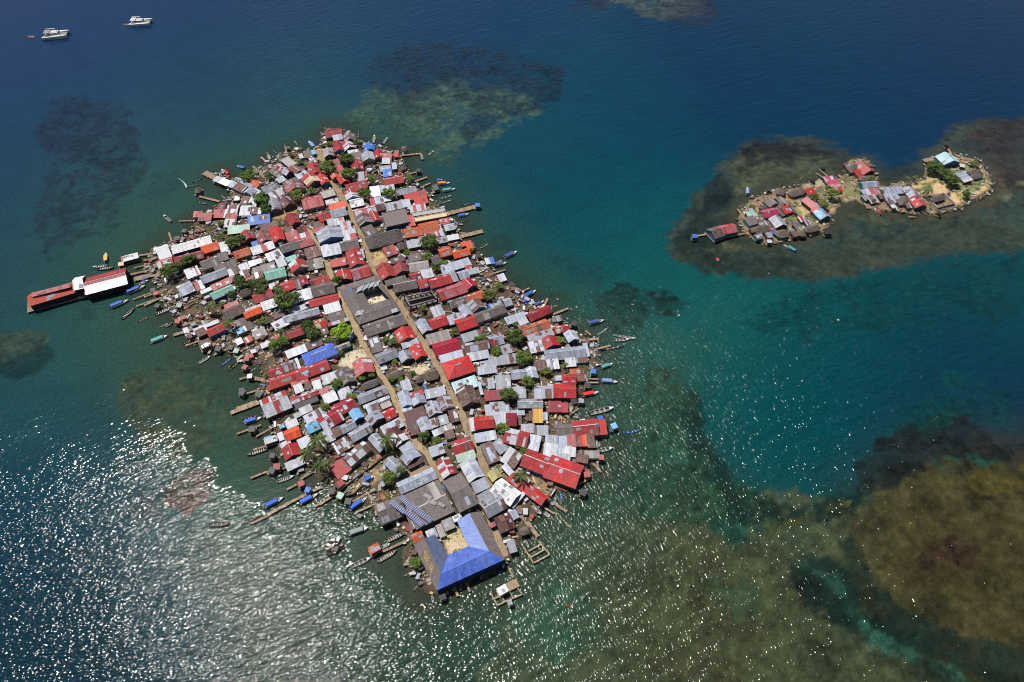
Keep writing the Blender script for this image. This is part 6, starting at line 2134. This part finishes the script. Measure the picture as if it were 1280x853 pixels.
for (u, v), shirt, label in (((453.6, 299), CANOPY['yellow'], 'person in a yellow shirt walking the main lane by the long thatched hall'), ((450.7, 296.5), CANOPY['navy'], 'person in dark clothes just ahead of the yellow shirt on the lane'), ((457.4, 310), CANOPY['red'], 'person in red standing at the corner of the long thatched hall'),
        ((465.5, 322), CANOPY['navy'], 'person in navy walking on the lane above the grey courtyard block'), ((474.5, 313.5), M['tank'], 'person in white in the forecourt of the thatched hall'), ((472.5, 371.5), CANOPY['navy'], 'person in navy in the middle of the sandy courtyard'), ((479.5, 369), M['tank'], 'person in white at the lane side of the sandy courtyard'),
        ((465, 373), CANOPY['lightblue'], 'person in pale blue at the inner side of the sandy courtyard'), ((561.5, 486), CANOPY['navy'], 'person in navy on the main lane beside the aqua white roof'), ((584, 531), M['tank'], 'person in white on the main lane beside the white and red roof'), ((445, 421), CANOPY['magenta'], 'person in magenta on the narrow lane beside the yellow-green tree')):
    p = at(u, v, GZ + .8); root = thing('person', 'person', (p.x, p.y, GZ + .05), R.uniform(0, 6.28), label, 'people in the lanes')
    o = link(bpy.data.objects.new('body', BODY), root); setmat(o, shirt, 1); link(bpy.data.objects.new('hair', HAIR), root)
for k in range(16):                                                 # more people, dots along the lanes
    pts, wd_ = LANES[0 if k < 9 else 1]; i = R.randrange(len(pts) - 1); p = at(*pts[i], GZ).lerp(at(*pts[i + 1], GZ), R.random()) + Vector((R.uniform(-1, 1), R.uniform(-1, 1), 0))
    nm, mt = R.choice((('navy', CANOPY['navy']), ('white', M['tank']), ('red', CANOPY['red']), ('black', M['motor']), ('teal', CANOPY['teal'])))
    root = thing('person', 'person', (p.x, p.y, GZ + .05), R.uniform(0, 6.28), None, 'people in the lanes', 'person in a ' + nm + ' top on a lane')
    o = link(bpy.data.objects.new('body', BODY), root); setmat(o, mt, 1); link(bpy.data.objects.new('hair', HAIR), root)
# ---------------------------------------------------------------- stuff nobody could count
LITTER = [((.42, .36, .29), 5), ((.30, .25, .20), 6), ((.50, .48, .45), 3), ((.72, .72, .72), 1.6), ((.12, .10, .09), 8), ((.42, .12, .09), 1.2), ((.12, .22, .5), .8), ((.16, .3, .28), .6), ((.55, .42, .2), .8)]
def litter(name, W, n, label, inside=(-200, -.3), smax=.75, keepout=True):
    w = NT(name + '_surface'); a = w.n('ShaderNodeAttribute', attribute_name='tint'); w.l(a.outputs['Color'], w.p.inputs['Base Color']); w.p.inputs['Roughness'].default_value = .85
    A = np.array(W); lo, hi = A.min(0) - 4, A.max(0) + 4; rng = np.random.default_rng(3); P = lo + rng.random((n * 6, 2)) * (hi - lo); d = sdist(P, W); s = (d > inside[0]) & (d < inside[1]); P = P[s]
    mb = MB(); cnt = 0; LN = []
    for pts, wd in LANES: LN += [(at(*p, GZ), wd) for p in pts]
    for x, y in P:
        if cnt >= n: break
        if keepout and inside_any(x, y, -.2): continue
        if lane_near(x, y) or sandy(x, y): continue
        cnt += 1; c = R.choices([k for k, _ in LITTER], [k for _, k in LITTER])[0]; kk = R.uniform(.5, 1.1); c = tuple(v * kk for v in c)
        ang = R.uniform(0, 3.14); ca, sa = math.cos(ang), math.sin(ang); l = R.choice((.3, .5, .6, .9, 1.6)) * smax / .75; b = min(l, R.uniform(.15, .7)); z = R.uniform(.1, .9)
        if keepout and smax > .6 and R.random() < .12: l = R.uniform(.9, 1.7); b = R.uniform(.6, 1.2); z = R.uniform(.8, 2.1); kk = R.uniform(.6, 1.1); c = tuple(v * kk for v in R.choice(((.36, .37, .42), (.16, .09, .07), (.24, .22, .2), (.3, .07, .06), (.5, .5, .54))))
        zb = GZ - .15
        p = [(x + ca * u * l - sa * v * b, y + sa * u * l + ca * v * b) for u, v in ((-1, -1), (1, -1), (1, 1), (-1, 1))]; tz = R.uniform(-.2, .2)
        top = [(q[0], q[1], zb + z + tz * (i in (0, 1))) for i, q in enumerate(p)]; bot = [(q[0], q[1], zb) for q in p]
        mb.poly(top, 0, c)
        for i in range(4): mb.poly([bot[i], bot[(i + 1) % 4], top[(i + 1) % 4], top[i]], 0, c)
    o = mb.obj(name, w.m); o['kind'] = 'stuff'; o['label'] = label
SANDS = [[at(*q, GZ)[:2] for q in poly] for poly, col, _, _ in GROUND_PATCH if col[0] > 165]
def sandy(x, y): return any(sdist(np.array([[x, y]]), s)[0] < 0 for s in SANDS) and R.random() < .985
LSEG = []
for pts, wd in LANES + ISLEPATH:
    q = [at(*p, GZ) for p in pts]; LSEG += [(a.x, a.y, b.x, b.y, wd) for a, b in zip(q, q[1:])]
def lane_near(x, y):
    for ax, ay, bx, by, wd in LSEG:
        dx, dy = bx - ax, by - ay; t = max(0, min(1, ((x - ax) * dx + (y - ay) * dy) / (dx * dx + dy * dy)))
        if (x - ax - t * dx) ** 2 + (y - ay - t * dy) ** 2 < (wd * .5 + .3) ** 2: return True
    return False
litter('yard_litter', SHORE_W, 5200, 'planks, buckets, sheets and rubbish strewn between the houses')
litter('shore_rubble', SHORE_W, 2600, 'coral stones and driftwood heaped along the island shore', (-3.5, 1.6), .6, False)
litter('islet_rubble', ISLET_W, 1300, 'stones and planks scattered over the islet shore', (-200, 1.5), .5)
def undergrowth(name, W, n, label, thr, size):
    A = np.array(W); lo, hi = A.min(0), A.max(0); rng = np.random.default_rng(8); P = lo + rng.random((n * 8, 2)) * (hi - lo); P = P[sdist(P, W) < -1.0]
    nz = fbm(P[:, 0] / 9, P[:, 1] / 9, 3); P = P[nz > thr]; mb = MB(); k = 0
    for x, y in P:
        if k >= n: break
        if inside_any(x, y, .3) or lane_near(x, y): continue
        k += 1
        for j in range(9):
            p = Vector((x + R.gauss(0, .5), y + R.gauss(0, .5), GZ + abs(R.gauss(.15, .35)))); u = Vector((R.gauss(0, 1), R.gauss(0, 1), R.gauss(0, .6))).normalized() * size; v = u.orthogonal().normalized() * size * .6
            mb.poly([p - u, p - v, p + u, p + v], 0, R.uniform(.7, 1.3))
    o = mb.obj(name, LEAF['m']); o['kind'] = 'stuff'; o['label'] = label
undergrowth('undergrowth', SHORE_W, 900, 'low weeds and shrubs in the yards of the main island', .54, .36)
undergrowth('islet_grass', ISLET_W, 500, 'tufts of grass on the islet lawn', .5, .28)
# ---------------------------------------------------------------- labels: own look, then the order seen from a fixed landmark
MARKS = [('the blue-roofed school', 581, 695), ('the solar panel roof', 530, 630), ('the grey courtyard block', 455, 385), ('the bright red double warehouse', 690, 585), ('the red-roofed pier hall', 100, 358), ('the bare concrete shell', 526, 373),
 ('the bright yellow-green tree', 427, 414), ('the long thatched hall', 480, 297), ('the royal blue hipped roof', 401, 441), ('the mustard yellow roof', 672, 520), ('the olive gable', 618, 594), ('the broad white gable', 633, 614),
 ('the long white hall', 243, 305), ('the bright blue northern gable', 463, 184), ('the long eastern stone wharf', 578, 263), ('the bright orange gable', 556, 315), ('the trio of coconut palms', 395, 560), ('the big lane tree', 383, 268),
 ('the sky blue long roof', 323, 274), ('the pale islet hall', 1185, 200), ('the walled islet yard', 1178, 251), ('the islet pier', 885, 293), ('the islet point house', 1078, 212), ('the crimson northernmost house', 417, 164),
 ('the L-shaped northern jetty', 515, 194), ('the junk raft', 418, 683), ('the orange kiosk', 467, 686), ('the long western house jetty', 270, 225), ('the sky blue twin gables', 447, 518), ('the orange western gable', 366, 541), ('the magenta islet gable', 960, 267),
 ('the long mint green roof', 278, 366), ('the timber fish pen', 670, 690), ('the long sagging jetty', 365, 632), ('the big plank jetty', 307, 510), ('the red canopied panga', 737, 492), ('the long maroon-red waterside roof', 733, 535), ('the red hip-roofed house', 573, 459)]
NTH = ['first', 'second', 'third', 'fourth', 'fifth', 'sixth', 'seventh', 'eighth', 'ninth', 'tenth', 'eleventh', 'twelfth']
by = {}
for o, look, p in THINGS: by.setdefault(look, []).append((o, p))
for look, items in by.items():
    used = set()
    if len(items) == 1:
        o, p = items[0]; m = min(MARKS, key=lambda k: (k[1] - p[0]) ** 2 + (k[2] - p[1]) ** 2); dd = math.hypot(m[1] - p[0], m[2] - p[1])
        o['label'] = look + (' beside ' if dd < 22 else ' not far from ') + m[0]; continue
    order = {}
    for m in MARKS:
        for r, (o, p) in enumerate(sorted(items, key=lambda q: (m[1] - q[1][0]) ** 2 + (m[2] - q[1][1]) ** 2)): order[(o.name, m[0])] = r
    for o, p in items:
        best = min(MARKS, key=lambda m: order[(o.name, m[0])] * 60 + math.hypot(m[1] - p[0], m[2] - p[1])); r = order[(o.name, best[0])]
        o['label'] = f'{look}, {NTH[min(r, 11)]} from {best[0]}'
# ---------------------------------------------------------------- camera, light, air
cam = bpy.data.cameras.new('camera'); co = link(bpy.data.objects.new('camera', cam)); co.location = (0, 0, H); co.rotation_euler = (math.radians(90) - PITCH, 0, 0)
cam.sensor_width = 36; cam.lens = 24; cam.clip_end = 20000; cam.clip_start = 1; sc.camera = co
SUN = Vector(SUNV).normalized()
sl = bpy.data.lights.new('sun', 'SUN'); sl.energy = 4.6; sl.angle = math.radians(.55); sl.color = (1, .955, .89); so = link(bpy.data.objects.new('sun', sl)); so.rotation_euler = SUN.to_track_quat('Z', 'Y').to_euler(); so.location = (0, 0, 400)
wd = bpy.data.worlds.new('World'); sc.world = wd; wd.use_nodes = True; nt = wd.node_tree; sky = nt.nodes.new('ShaderNodeTexSky'); sky.sky_type = 'NISHITA'; sky.sun_disc = False
sky.sun_elevation = math.asin(SUN.z); sky.sun_rotation = math.atan2(SUN.x, SUN.y); nt.links.new(sky.outputs[0], nt.nodes['Background'].inputs[0]); nt.nodes['Background'].inputs[1].default_value = SKY
sc.view_settings.view_transform = 'Standard'; sc.view_settings.look = 'None'; sc.view_settings.exposure = EXPO; sc.view_settings.gamma = 1; sc.view_settings.use_curve_mapping = False
sc.cycles.filter_width = 1.0; sc.cycles.max_bounces = 5; sc.cycles.diffuse_bounces = 2; sc.cycles.glossy_bounces = 2; sc.cycles.sample_clamp_direct = 0; sc.cycles.sample_clamp_indirect = 0
